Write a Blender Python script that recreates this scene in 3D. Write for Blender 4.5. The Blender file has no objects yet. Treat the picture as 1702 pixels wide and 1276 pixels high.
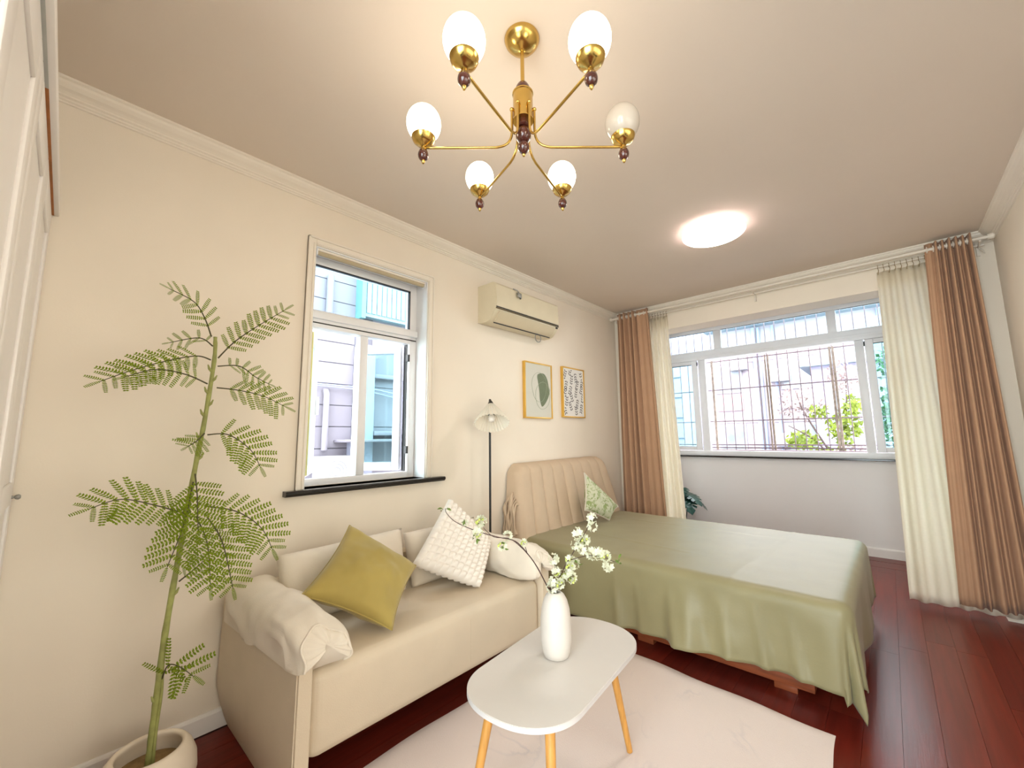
import bpy, bmesh, math, random
from mathutils import Vector, Matrix, noise

random.seed(7)
scene = bpy.context.scene
COL = scene.collection
PI = math.pi
R = math.radians

# ------------------------------------------------------------------ camera
F_PX, YAW, PITCH, ROLL = 678.0, 0.7415, 0.12771, -0.011318
cd = bpy.data.cameras.new('camera')
cd.sensor_fit = 'HORIZONTAL'
cd.sensor_width = 36.0
cd.lens = F_PX / 1702.0 * 36.0
cd.clip_start = 0.02
cam = bpy.data.objects.new('camera', cd)
COL.objects.link(cam)
fw = Vector((-math.sin(YAW) * math.cos(PITCH), math.cos(YAW) * math.cos(PITCH), math.sin(PITCH)))
rt = Vector((math.cos(YAW), math.sin(YAW), 0))
up = rt.cross(fw)
rt2 = rt * math.cos(ROLL) + up * math.sin(ROLL)
up2 = -rt * math.sin(ROLL) + up * math.cos(ROLL)
mw = Matrix((rt2, up2, -fw)).transposed().to_4x4()
mw.translation = Vector((2.329, 0.0, 1.268))
cam.matrix_world = mw
scene.camera = cam

# ------------------------------------------------------------------ sky, sun, exposure
SKY_STRENGTH = 8.0
GLOBE_STRENGTH = 6.5
CEILING_LAMP_STRENGTH = 24.0
scene.view_settings.view_transform = 'Standard'
scene.view_settings.look = 'None'
scene.view_settings.exposure = 0.7
scene.view_settings.gamma = 1.0
scene.view_settings.use_curve_mapping = False

world = bpy.data.worlds.new('sky')
scene.world = world
world.use_nodes = True
bg = world.node_tree.nodes['Background']
bg.inputs['Color'].default_value = (0.93, 0.96, 1.0, 1)
bg.inputs['Strength'].default_value = SKY_STRENGTH


def portal(name, loc, direction, sx, sy):
    l = bpy.data.lights.new(name, 'AREA')
    l.shape = 'RECTANGLE'
    l.size, l.size_y = sx, sy
    l.cycles.is_portal = True
    o = bpy.data.objects.new(name, l)
    COL.objects.link(o)
    o.location = loc
    o.rotation_euler = Vector(direction).to_track_quat('-Z', 'Z').to_euler()


portal('window_portal', (-0.26, 1.275, 1.69), (1, 0, 0), 0.8, 1.4)
portal('back_portal', (2.285, -0.84, 1.315), (0, 1, 0), 1.37, 2.53)
portal('side_portal', (3.24, 0.75, 1.35), (-1, 0, 0), 1.5, 1.9)
portal('balcony_portal', (1.45, 5.95, 1.86), (0, -1, 0), 2.95, 1.75)

# ------------------------------------------------------------------ materials
MATS = {}


def mat(name, col, rough=0.6, metal=0.0, var=0.06, scale=12.0, bump=0.0, bscale=80.0, spec=0.5, stretch=None,
        col2=None, sheen=0.0, coat=0.0, trans=0.0, detail=3.0):
    if name in MATS:
        return MATS[name]
    m = bpy.data.materials.new(name)
    m.use_nodes = True
    nt = m.node_tree
    p = nt.nodes['Principled BSDF']
    p.inputs['Roughness'].default_value = rough
    p.inputs['Metallic'].default_value = metal
    p.inputs['Specular IOR Level'].default_value = spec
    p.inputs['Sheen Weight'].default_value = sheen
    p.inputs['Coat Weight'].default_value = coat
    p.inputs['Coat Roughness'].default_value = 0.08
    tc = nt.nodes.new('ShaderNodeTexCoord')
    mp = nt.nodes.new('ShaderNodeMapping')
    if stretch:
        mp.inputs['Scale'].default_value = stretch
    nt.links.new(tc.outputs['Object'], mp.inputs['Vector'])
    nz = nt.nodes.new('ShaderNodeTexNoise')
    nz.inputs['Scale'].default_value = scale
    nz.inputs['Detail'].default_value = detail
    nt.links.new(mp.outputs['Vector'], nz.inputs['Vector'])
    cr = nt.nodes.new('ShaderNodeValToRGB')
    c = Vector(col)
    a = c * (1 - var)
    b = Vector(col2) if col2 else c * (1 + var)
    cr.color_ramp.elements[0].position = 0.3
    cr.color_ramp.elements[1].position = 0.7
    cr.color_ramp.elements[0].color = (*a, 1)
    cr.color_ramp.elements[1].color = (min(b[0], 1), min(b[1], 1), min(b[2], 1), 1)
    nt.links.new(nz.outputs['Fac'], cr.inputs['Fac'])
    nt.links.new(cr.outputs['Color'], p.inputs['Base Color'])
    if bump > 0:
        n2 = nt.nodes.new('ShaderNodeTexNoise')
        n2.inputs['Scale'].default_value = bscale
        n2.inputs['Detail'].default_value = 4
        nt.links.new(mp.outputs['Vector'], n2.inputs['Vector'])
        bp = nt.nodes.new('ShaderNodeBump')
        bp.inputs['Strength'].default_value = bump
        bp.inputs['Distance'].default_value = 0.004
        nt.links.new(n2.outputs['Fac'], bp.inputs['Height'])
        nt.links.new(bp.outputs['Normal'], p.inputs['Normal'])
    if trans > 0:
        tr = nt.nodes.new('ShaderNodeBsdfTranslucent')
        nt.links.new(cr.outputs['Color'], tr.inputs['Color'])
        mx = nt.nodes.new('ShaderNodeMixShader')
        mx.inputs['Fac'].default_value = trans
        nt.links.new(p.outputs['BSDF'], mx.inputs[1])
        nt.links.new(tr.outputs['BSDF'], mx.inputs[2])
        nt.links.new(mx.outputs['Shader'], nt.nodes['Material Output'].inputs['Surface'])
    MATS[name] = m
    return m


def glass(name, tint, gloss=0.06):
    m = bpy.data.materials.new(name)
    m.use_nodes = True
    nt = m.node_tree
    nt.nodes.remove(nt.nodes['Principled BSDF'])
    tr = nt.nodes.new('ShaderNodeBsdfTransparent')
    tr.inputs['Color'].default_value = (*tint, 1)
    gl = nt.nodes.new('ShaderNodeBsdfGlossy')
    gl.inputs['Roughness'].default_value = 0.02
    mx = nt.nodes.new('ShaderNodeMixShader')
    fr = nt.nodes.new('ShaderNodeFresnel')
    fr.inputs['IOR'].default_value = 1.45
    nt.links.new(fr.outputs['Fac'], mx.inputs['Fac'])
    nt.links.new(tr.outputs['BSDF'], mx.inputs[1])
    nt.links.new(gl.outputs['BSDF'], mx.inputs[2])
    nt.links.new(mx.outputs['Shader'], nt.nodes['Material Output'].inputs['Surface'])
    MATS[name] = m
    return m


def sheer_mat(name, col, clear=0.22):
    m = bpy.data.materials.new(name)
    m.use_nodes = True
    nt = m.node_tree
    p = nt.nodes['Principled BSDF']
    p.inputs['Roughness'].default_value = 0.9
    tc = nt.nodes.new('ShaderNodeTexCoord')
    nz = nt.nodes.new('ShaderNodeTexNoise')
    nz.inputs['Scale'].default_value = 60
    cr = nt.nodes.new('ShaderNodeValToRGB')
    cr.color_ramp.elements[0].color = (*[c * 0.93 for c in col], 1)
    cr.color_ramp.elements[1].color = (*col, 1)
    nt.links.new(tc.outputs['Object'], nz.inputs['Vector'])
    nt.links.new(nz.outputs['Fac'], cr.inputs['Fac'])
    nt.links.new(cr.outputs['Color'], p.inputs['Base Color'])
    tl = nt.nodes.new('ShaderNodeBsdfTranslucent')
    nt.links.new(cr.outputs['Color'], tl.inputs['Color'])
    m1 = nt.nodes.new('ShaderNodeMixShader')
    m1.inputs['Fac'].default_value = 0.62
    nt.links.new(p.outputs['BSDF'], m1.inputs[1])
    nt.links.new(tl.outputs['BSDF'], m1.inputs[2])
    tp = nt.nodes.new('ShaderNodeBsdfTransparent')
    m2 = nt.nodes.new('ShaderNodeMixShader')
    m2.inputs['Fac'].default_value = clear
    nt.links.new(m1.outputs['Shader'], m2.inputs[1])
    nt.links.new(tp.outputs['BSDF'], m2.inputs[2])
    nt.links.new(m2.outputs['Shader'], nt.nodes['Material Output'].inputs['Surface'])
    MATS[name] = m
    return m


def emit_mat(name, col, strength):
    m = bpy.data.materials.new(name)
    m.use_nodes = True
    p = m.node_tree.nodes['Principled BSDF']
    p.inputs['Base Color'].default_value = (0.9, 0.88, 0.84, 1)
    p.inputs['Roughness'].default_value = 0.25
    p.inputs['Emission Color'].default_value = (*col, 1)
    p.inputs['Emission Strength'].default_value = strength
    MATS[name] = m
    return m


def veined_rug():
    m = bpy.data.materials.new('rug_pile')
    m.use_nodes = True
    nt = m.node_tree
    p = nt.nodes['Principled BSDF']
    p.inputs['Roughness'].default_value = 0.95
    p.inputs['Sheen Weight'].default_value = 0.2
    tc = nt.nodes.new('ShaderNodeTexCoord')
    wv = nt.nodes.new('ShaderNodeTexNoise')
    wv.inputs['Scale'].default_value = 1.7
    wv.inputs['Detail'].default_value = 7
    wv.inputs['Distortion'].default_value = 1.4
    mp = nt.nodes.new('ShaderNodeMapping')
    mp.inputs['Rotation'].default_value = (0, 0, 0.5)
    mp.inputs['Scale'].default_value = (1.0, 0.45, 1)
    nt.links.new(tc.outputs['Object'], mp.inputs['Vector'])
    nt.links.new(mp.outputs['Vector'], wv.inputs['Vector'])
    cr = nt.nodes.new('ShaderNodeValToRGB')
    e = cr.color_ramp.elements
    e[0].position, e[0].color = 0.0, (0.80, 0.69, 0.64, 1)
    e[1].position, e[1].color = 1.0, (0.78, 0.68, 0.62, 1)
    for pos, c in ((0.40, (0.82, 0.71, 0.655)), (0.485, (0.81, 0.70, 0.645)), (0.5, (0.68, 0.60, 0.58)),
                   (0.512, (0.80, 0.69, 0.635)), (0.62, (0.76, 0.66, 0.62))):
        el = e.new(pos)
        el.color = (*c, 1)
    nt.links.new(wv.outputs['Fac'], cr.inputs['Fac'])
    n3 = nt.nodes.new('ShaderNodeTexNoise')
    n3.inputs['Scale'].default_value = 3.0
    nt.links.new(tc.outputs['Object'], n3.inputs['Vector'])
    r3 = nt.nodes.new('ShaderNodeMapRange')
    r3.inputs['From Min'].default_value = 0.5
    r3.inputs['From Max'].default_value = 0.68
    nt.links.new(n3.outputs['Fac'], r3.inputs['Value'])
    mx = nt.nodes.new('ShaderNodeMix')
    mx.data_type = 'RGBA'
    mx.inputs['A'].default_value = (0.80, 0.69, 0.635, 1)
    nt.links.new(r3.outputs['Result'], mx.inputs['Factor'])
    nt.links.new(cr.outputs['Color'], mx.inputs['B'])
    nt.links.new(mx.outputs['Result'], p.inputs['Base Color'])
    n2 = nt.nodes.new('ShaderNodeTexNoise')
    n2.inputs['Scale'].default_value = 300
    bp = nt.nodes.new('ShaderNodeBump')
    bp.inputs['Strength'].default_value = 0.35
    bp.inputs['Distance'].default_value = 0.004
    nt.links.new(tc.outputs['Object'], n2.inputs['Vector'])
    nt.links.new(n2.outputs['Fac'], bp.inputs['Height'])
    nt.links.new(bp.outputs['Normal'], p.inputs['Normal'])
    MATS['rug_pile'] = m
    return m


def floral_mat():
    m = bpy.data.materials.new('floral_print')
    m.use_nodes = True
    nt = m.node_tree
    p = nt.nodes['Principled BSDF']
    p.inputs['Roughness'].default_value = 0.9
    tc = nt.nodes.new('ShaderNodeTexCoord')
    v = nt.nodes.new('ShaderNodeTexVoronoi')
    v.feature = 'DISTANCE_TO_EDGE'
    v.inputs['Scale'].default_value = 14
    nz = nt.nodes.new('ShaderNodeTexNoise')
    nz.inputs['Scale'].default_value = 20
    nz.inputs['Distortion'].default_value = 1.0
    nt.links.new(tc.outputs['Object'], nz.inputs['Vector'])
    mv = nt.nodes.new('ShaderNodeMix')
    mv.data_type = 'VECTOR'
    mv.inputs['Factor'].default_value = 0.12
    nt.links.new(tc.outputs['Object'], mv.inputs['A'])
    nt.links.new(nz.outputs['Color'], mv.inputs['B'])
    nt.links.new(mv.outputs['Result'], v.inputs['Vector'])
    c1 = nt.nodes.new('ShaderNodeValToRGB')
    e = c1.color_ramp.elements
    e[0].position, e[0].color = 0.0, (0.66, 0.66, 0.50, 1)
    e[1].position, e[1].color = 0.07, (0.30, 0.37, 0.14, 1)
    el = e.new(0.035)
    el.color = (0.60, 0.62, 0.42, 1)
    nt.links.new(v.outputs['Distance'], c1.inputs['Fac'])
    c2 = nt.nodes.new('ShaderNodeValToRGB')
    e = c2.color_ramp.elements
    e[0].position, e[0].color = 0.42, (0.75, 0.72, 0.55, 1)
    e[1].position, e[1].color = 0.56, (1, 1, 1, 1)
    nt.links.new(nz.outputs['Fac'], c2.inputs['Fac'])
    mx = nt.nodes.new('ShaderNodeMix')
    mx.data_type = 'RGBA'
    r = nt.nodes.new('ShaderNodeMapRange')
    r.inputs['From Min'].default_value = 0.44
    r.inputs['From Max'].default_value = 0.54
    nt.links.new(nz.outputs['Fac'], r.inputs['Value'])
    nt.links.new(r.outputs['Result'], mx.inputs['Factor'])
    mx.inputs['A'].default_value = (0.62, 0.63, 0.45, 1)
    nt.links.new(c1.outputs['Color'], mx.inputs['B'])
    nt.links.new(mx.outputs['Result'], p.inputs['Base Color'])
    MATS['floral_print'] = m
    return m


WALL = mat('wall_paint', (0.85, 0.762, 0.638), 0.85, var=0.015, scale=3, bump=0.06, bscale=160)
CEIL = mat('ceiling_paint', (0.735, 0.64, 0.545), 0.9, var=0.012, scale=2)
TRIM = mat('plaster_trim', (0.85, 0.78, 0.675), 0.6, var=0.01)
BALC = mat('balcony_paint', (0.84, 0.82, 0.80), 0.8, var=0.012, scale=3)
BASEB = mat('baseboard_paint', (0.86, 0.82, 0.78), 0.45, var=0.01)
WHITEP = mat('window_plastic', (0.86, 0.86, 0.87), 0.35, var=0.01)
BLACKST = mat('black_stone', (0.012, 0.011, 0.011), 0.15, var=0.2, scale=60)
SUBFLOOR = mat('subfloor', (0.05, 0.010, 0.007), 0.8)
PLANKS = [mat('mahogany_plank_%s' % n, c, 0.28, var=0.22, scale=5, stretch=(6, 0.6, 1), bump=0.08, bscale=30, detail=6, spec=0.22)
          for n, c in (('a', (0.150, 0.017, 0.009)), ('b', (0.130, 0.014, 0.008)), ('c', (0.165, 0.020, 0.010)),
                       ('d', (0.140, 0.018, 0.011)))]
RUG = veined_rug()
FLORAL = floral_mat()
SOFAM = mat('sofa_leatherette', (0.63, 0.53, 0.395), 0.55, var=0.03, scale=6, bump=0.12, bscale=220)
CREAM = mat('cream_fabric', (0.74, 0.665, 0.555), 0.85, var=0.03, bump=0.15, bscale=260)
OLIVE = mat('olive_velvet', (0.39, 0.295, 0.072), 0.75, var=0.10, scale=5, sheen=0.25)
WHITEF = mat('white_plush', (0.86, 0.80, 0.72), 0.95, var=0.02, sheen=0.2)
SAGE = mat('sage_cotton', (0.285, 0.25, 0.128), 0.46, var=0.05, scale=5, bump=0.10, bscale=90, spec=0.5, sheen=0.1)
HEADF = mat('headboard_fabric', (0.59, 0.45, 0.315), 0.85, var=0.03, bump=0.1, bscale=300)
MATTR = mat('mattress_cloth', (0.7, 0.65, 0.6), 0.9)
REDWOOD = mat('red_wood', (0.26, 0.065, 0.022), 0.4, var=0.25, scale=9, stretch=(1, 8, 8), coat=0.3)
TABLEW = mat('table_laminate', (0.64, 0.60, 0.555), 0.4, var=0.01)
TABLEE = mat('table_edge', (0.62, 0.59, 0.57), 0.5, var=0.02)
LEGWOOD = mat('leg_wood', (0.60, 0.29, 0.065), 0.45, var=0.16, scale=10, stretch=(9, 9, 1))
CERAM = mat('white_ceramic', (0.60, 0.55, 0.495), 0.5, var=0.02)
POTM = mat('pot_ceramic', (0.80, 0.70, 0.57), 0.55, var=0.03, scale=20)
SOIL = mat('pot_filling', (0.30, 0.19, 0.08), 0.9, var=0.2, scale=40, bump=0.5)
BRASS = mat('brass', (0.62, 0.42, 0.12), 0.22, metal=1.0, var=0.05, scale=30)
DKWOOD = mat('dark_lacquered_wood', (0.07, 0.016, 0.010), 0.18, var=0.2, scale=30, coat=0.6)
BLACKM = mat('black_metal', (0.012, 0.011, 0.010), 0.4, var=0.1)
GLOBE_ON = emit_mat('lit_globe', (1.0, 0.86, 0.66), GLOBE_STRENGTH)
GLOBE_OFF = mat('opal_globe', (0.72, 0.66, 0.58), 0.12, var=0.01, coat=0.5, trans=0.35)
DIFFUSER = emit_mat('lamp_diffuser', (1.0, 0.93, 0.88), CEILING_LAMP_STRENGTH)
LAMPRIM = mat('lamp_rim_plastic', (0.85, 0.80, 0.82), 0.4, var=0.01, trans=0.3)
ACM = mat('ac_plastic', (0.70, 0.62, 0.45), 0.4, var=0.02)
ACD = mat('ac_louver_plastic', (0.66, 0.57, 0.40), 0.4, var=0.02)
GREYM = mat('grey_metal', (0.35, 0.35, 0.33), 0.4, metal=0.7)
GOLDF = mat('gold_frame', (0.72, 0.42, 0.075), 0.35, metal=0.35, var=0.05)
PAPERW = mat('print_paper', (0.80, 0.78, 0.74), 0.8, var=0.01)
PAPERG = mat('print_paper_green', (0.64, 0.625, 0.54), 0.8, var=0.01)
INKG = mat('green_ink', (0.17, 0.205, 0.125), 0.8, var=0.08)
INKL = mat('pale_green_ink', (0.38, 0.42, 0.30), 0.8)
INKK = mat('charcoal_ink', (0.085, 0.075, 0.075), 0.8)
SHADE = mat('pleated_shade', (0.90, 0.85, 0.74), 0.8, var=0.02, trans=0.3)
BULB = mat('bulb_glass', (0.85, 0.82, 0.76), 0.1, var=0.01)
CURT = mat('brown_curtain', (0.50, 0.295, 0.175), 0.85, var=0.04, scale=8, bump=0.1, bscale=250, sheen=0.1)
SHEER = sheer_mat('sheer_curtain', (0.97, 0.92, 0.80), 0.08)
RODM = mat('rod_metal', (0.80, 0.73, 0.63), 0.4, var=0.02)
WARD = mat('wardrobe_paint', (0.84, 0.80, 0.76), 0.35, var=0.01)
RAWWOOD = mat('raw_wood', (0.42, 0.15, 0.035), 0.6, var=0.2, scale=20)
GREYP = mat('grey_paint', (0.50, 0.51, 0.48), 0.6)
STEMM = mat('plant_stem', (0.30, 0.31, 0.095), 0.7, var=0.2, scale=30, bump=0.3, bscale=60)
LEAFM = mat('fern_leaf', (0.15, 0.23, 0.008), 0.7, var=0.3, scale=9, col2=(0.27, 0.36, 0.018), trans=0.35, spec=0.2)
RACHIS = mat('fern_rachis', (0.075, 0.065, 0.025), 0.7)
MONST = mat('monstera_leaf', (0.010, 0.055, 0.040), 0.3, var=0.4, scale=8)
PETAL = mat('blossom_petal', (0.76, 0.77, 0.60), 0.7, var=0.03, trans=0.25)
BUD = mat('blossom_bud', (0.55, 0.62, 0.14), 0.7, var=0.2)
TWIG = mat('twig_bark', (0.055, 0.022, 0.018), 0.7, var=0.2)
GREENL = mat('small_leaf', (0.13, 0.20, 0.03), 0.6, var=0.2, trans=0.2)
GL_TEAL = glass('teal_glass', (0.74, 0.94, 0.95))
GL_CLEAR = glass('clear_glass', (0.93, 0.97, 0.97))
GL_SMOKE = glass('tinted_glass', (0.63, 0.60, 0.545))
GL_BLUE = glass('pale_blue_glass', (0.86, 0.96, 0.98))

# ------------------------------------------------------------------ object helpers
ORG = {}


def setp(o, label=None, cat=None, group=None, kind=None):
    if label:
        o['label'] = label
    if cat:
        o['category'] = cat
    if group:
        o['group'] = group
    if kind:
        o['kind'] = kind
    return o


def thing(name, loc, label=None, cat=None, group=None, kind=None):
    o = bpy.data.objects.new(name, None)
    o.empty_display_size = 0.05
    COL.objects.link(o)
    o.location = loc
    ORG[o.name] = Vector(loc)
    return setp(o, label, cat, group, kind)


def mesh_of(bm, name, m, smooth=None):
    bmesh.ops.recalc_face_normals(bm, faces=bm.faces)
    me = bpy.data.meshes.new(name)
    if smooth is not None:
        for f in bm.faces:
            f.smooth = True
    bm.to_mesh(me)
    bm.free()
    if m:
        me.materials.append(m)
    if smooth is not None and smooth < 179:
        me.set_sharp_from_angle(angle=R(smooth))
    return me


def obj(name, bm, m, parent=None, smooth=None, origin=None, label=None, cat=None, group=None, kind=None):
    """bm is in world coordinates"""
    me = mesh_of(bm, name, m, smooth)
    o = bpy.data.objects.new(name, me)
    COL.objects.link(o)
    if parent is not None:
        off = ORG[parent.name]
        o.parent = parent
        ORG[o.name] = off
    else:
        if origin is None:
            xs = [v.co for v in me.vertices]
            origin = (sum(v.x for v in xs) / len(xs), sum(v.y for v in xs) / len(xs), min(v.z for v in xs))
        off = Vector(origin)
        o.location = off
        ORG[o.name] = off
    me.transform(Matrix.Translation(-off))
    return setp(o, label, cat, group, kind)


def inst(name, me, parent, M, label=None, kind=None):
    o = bpy.data.objects.new(name, me)
    COL.objects.link(o)
    if parent is not None:
        o.parent = parent
        o.matrix_local = Matrix.Translation(-ORG[parent.name]) @ M
        ORG[o.name] = M.translation.copy()
    else:
        o.matrix_world = M
        ORG[o.name] = M.translation.copy()
    return setp(o, label, kind=kind)


# ------------------------------------------------------------------ bmesh helpers
def B():
    return bmesh.new()


def box(bm, x0, x1, y0, y1, z0, z1, bev=0.0, seg=2):
    ret = bmesh.ops.create_cube(bm, size=1.0)
    vs = ret['verts']
    for v in vs:
        v.co = Vector(((x0 + x1) / 2 + v.co.x * (x1 - x0), (y0 + y1) / 2 + v.co.y * (y1 - y0),
                       (z0 + z1) / 2 + v.co.z * (z1 - z0)))
    if bev > 0:
        es = list({e for v in vs for e in v.link_edges})
        bmesh.ops.bevel(bm, geom=es, offset=bev, segments=seg, affect='EDGES', profile=0.5)
    return bm


def bxo(name, dims, m, parent=None, bev=0.0, **k):
    return obj(name, box(B(), *dims, bev=bev), m, parent, 40 if bev > 0 else None, **k)


def tube(bm, pts, rad, seg=8, cap=True, closed=False):
    pts = [Vector(p) for p in pts]
    n = len(pts)
    rads = rad if isinstance(rad, (list, tuple)) else [rad] * n
    rings = []
    prev = None
    for i, p in enumerate(pts):
        if closed:
            t = (pts[(i + 1) % n] - pts[i - 1]).normalized()
        elif i == 0:
            t = (pts[1] - pts[0]).normalized()
        elif i == n - 1:
            t = (pts[-1] - pts[-2]).normalized()
        else:
            t = (pts[i + 1] - pts[i - 1]).normalized()
        if prev is None:
            a = Vector((0, 0, 1)) if abs(t.z) < 0.9 else Vector((1, 0, 0))
            nrm = t.cross(a).normalized()
        else:
            nrm = (prev - t * prev.dot(t))
            nrm = nrm.normalized() if nrm.length > 1e-6 else t.orthogonal().normalized()
        prev = nrm
        bi = t.cross(nrm)
        rings.append([bm.verts.new(p + (nrm * math.cos(2 * PI * k / seg) + bi * math.sin(2 * PI * k / seg)) * rads[i])
                      for k in range(seg)])
    m = n if closed else n - 1
    for i in range(m):
        a, b = rings[i], rings[(i + 1) % n]
        for k in range(seg):
            bm.faces.new((a[k], a[(k + 1) % seg], b[(k + 1) % seg], b[k]))
    if cap and not closed:
        bm.faces.new(rings[0])
        bm.faces.new(rings[-1][::-1])
    return bm


def smooth_path(pts, sub=6):
    pts = [Vector(p) for p in pts]
    out = []
    for i in range(len(pts) - 1):
        p0, p1, p2, p3 = pts[max(i - 1, 0)], pts[i], pts[i + 1], pts[min(i + 2, len(pts) - 1)]
        for k in range(sub):
            t = k / sub
            out.append(0.5 * ((2 * p1) + (p2 - p0) * t + (2 * p0 - 5 * p1 + 4 * p2 - p3) * t * t +
                              (3 * p1 - p0 - 3 * p2 + p3) * t ** 3))
    out.append(pts[-1])
    return out


def lathe(bm, prof, c, seg=24, M=None):
    """prof: list of (r, z) bottom to top or any order"""
    c = Vector(c)
    rings = []
    for r, z in prof:
        if r < 1e-5:
            v = Vector((0, 0, z))
            rings.append([bm.verts.new((M @ v if M else v) + c)])
        else:
            ring = []
            for k in range(seg):
                v = Vector((r * math.cos(2 * PI * k / seg), r * math.sin(2 * PI * k / seg), z))
                ring.append(bm.verts.new((M @ v if M else v) + c))
            rings.append(ring)
    for a, b in zip(rings[:-1], rings[1:]):
        for k in range(seg):
            if len(a) == 1 and len(b) == 1:
                continue
            if len(a) == 1:
                bm.faces.new((a[0], b[(k + 1) % seg], b[k]))
            elif len(b) == 1:
                bm.faces.new((a[k], a[(k + 1) % seg], b[0]))
            else:
                bm.faces.new((a[k], a[(k + 1) % seg], b[(k + 1) % seg], b[k]))
    return bm


def prism(bm, outline, axis, a, b):
    """extrude a closed 2-D outline along axis (0,1,2) from a to b"""
    def mk(p, h):
        if axis == 0:
            return Vector((h, p[0], p[1]))
        if axis == 1:
            return Vector((p[0], h, p[1]))
        return Vector((p[0], p[1], h))
    va = [bm.verts.new(mk(p, a)) for p in outline]
    vb = [bm.verts.new(mk(p, b)) for p in outline]
    n = len(outline)
    bm.faces.new(va)
    bm.faces.new(vb[::-1])
    for i in range(n):
        bm.faces.new((va[i], va[(i + 1) % n], vb[(i + 1) % n], vb[i]))
    return bm


def grid(bm, nu, nv, fn):
    V = [[bm.verts.new(fn(i / nu, j / nv)) for j in range(nv + 1)] for i in range(nu + 1)]
    for i in range(nu):
        for j in range(nv):
            bm.faces.new((V[i][j], V[i + 1][j], V[i + 1][j + 1], V[i][j + 1]))
    return V


def cushion(bm, c00, c10, c11, c01, thick, n=24, pinch=0.06, power=0.42, bump=None, wr=0.0, seed=0, front_only_bump=True):
    """corners in order round the square; puffed on both sides"""
    c00, c10, c11, c01 = map(Vector, (c00, c10, c11, c01))
    nrm = (c11 - c00).cross(c01 - c10).normalized()
    cen = (c00 + c10 + c11 + c01) / 4

    def base(u, v):
        # pinch sides towards the centre, corners stay
        uu, vv = 2 * u - 1, 2 * v - 1
        su = 1 - pinch * (1 - vv * vv)
        sv = 1 - pinch * (1 - uu * uu)
        u2, v2 = (uu * su + 1) / 2, (vv * sv + 1) / 2
        return (c00 * (1 - u2) * (1 - v2) + c10 * u2 * (1 - v2) + c11 * u2 * v2 + c01 * (1 - u2) * v2)

    def pr(u, v):
        uu, vv = 2 * u - 1, 2 * v - 1
        return max(0.0, (1 - uu ** 2) * (1 - vv ** 2)) ** power
    tops, bots = [], []
    for i in range(n + 1):
        rt_, rb_ = [], []
        for j in range(n + 1):
            u, v = i / n, j / n
            p = base(u, v)
            h = pr(u, v) * thick / 2
            w = 0.0
            if wr:
                w = wr * (noise.noise(Vector((u * 4 + seed, v * 4, seed * 1.7))) + 0.35 * noise.noise(Vector((u * 13 + seed, v * 9, seed * 0.7)))) * pr(u, v)
            bmp = bump(u, v) if bump else 0.0
            edge = i in (0, n) or j in (0, n)
            if edge:
                vv = bm.verts.new(p)
                rt_.append(vv)
                rb_.append(vv)
            else:
                rt_.append(bm.verts.new(p + nrm * (h + w + bmp)))
                rb_.append(bm.verts.new(p - nrm * (h + w * 0.5 + (0 if front_only_bump else bmp))))
        tops.append(rt_)
        bots.append(rb_)
    for i in range(n):
        for j in range(n):
            bm.faces.new((tops[i][j], tops[i + 1][j], tops[i + 1][j + 1], tops[i][j + 1]))
            q = (bots[i][j], bots[i][j + 1], bots[i + 1][j + 1], bots[i + 1][j])
            if len({tops[i][j], bots[i][j]}) == 2 or len(set(q) | {tops[i][j], tops[i + 1][j], tops[i + 1][j + 1], tops[i][j + 1]}) > 4:
                bm.faces.new(q)
    edge = [base(k / n, 0) for k in range(n)] + [base(1, k / n) for k in range(n)] + \
           [base(1 - k / n, 1) for k in range(n)] + [base(0, 1 - k / n) for k in range(n)]
    return edge


def subsurf(o, lv=1):
    m = o.modifiers.new('smooth', 'SUBSURF')
    m.levels = m.render_levels = lv
    return o


def basis(origin, xdir, ydir=None, sx=1, sy=1, sz=1):
    x = Vector(xdir).normalized()
    y = Vector(ydir) if ydir is not None else x.orthogonal()
    y = (y - x * y.dot(x)).normalized()
    z = x.cross(y)
    M = Matrix((x * sx, y * sy, z * sz)).transposed().to_4x4()
    M.translation = Vector(origin)
    return M


# ================================================================== SETTING
W, H, YF, YB, YW = 3.01, 2.70, 4.40, -0.70, 5.75
S = 'structure'
# floor with single planks
fl = bxo('floor', (-0.24, W + 0.2, YB - 0.1, 6.0, -0.14, -0.012), SUBFLOOR, kind=S)
fl['label'] = 'dark red mahogany plank floor with a glossy lacquer'
pw = 0.1235
pm = []
for m in PLANKS:
    pm.append(mesh_of(box(B(), -pw / 2 + 0.0005, pw / 2 - 0.0005, -0.5, 0.5, -0.012, 0.0), 'floor_plank', m))
ncol = 25
x0 = 2.25 - 18.5 * pw
for c in range(ncol):
    x = x0 + c * pw
    if x < -0.03 or x > W + 0.05:
        continue
    y = YB - random.uniform(0, 1.5)
    while y < 5.335:
        L = random.choice((1.5, 1.8, 2.1))
        a, b = max(y, YB), min(y + L, 5.335)
        if b - a > 0.02:
            M = Matrix.Translation((x, (a + b) / 2, 0)) @ Matrix.Diagonal((1, b - a - 0.0010, 1, 1))
            inst('floor_plank', pm[random.randrange(4)], fl, M)
        y += L
for k in range(3):
    M = Matrix.Translation((0.5 + k * 1.0, 5.45, 0)) @ Matrix.Rotation(PI / 2, 4, 'Z') @ Matrix.Diagonal((0.223 / pw, 0.998, 1, 1))
    inst('floor_plank', pm[k % 4], fl, M)
    M = Matrix.Translation((0.5 + k * 1.0, 5.66, 0)) @ Matrix.Rotation(PI / 2, 4, 'Z') @ Matrix.Diagonal((0.18 / pw, 0.998, 1, 1))
    inst('floor_plank', pm[(k + 2) % 4], fl, M)

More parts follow.
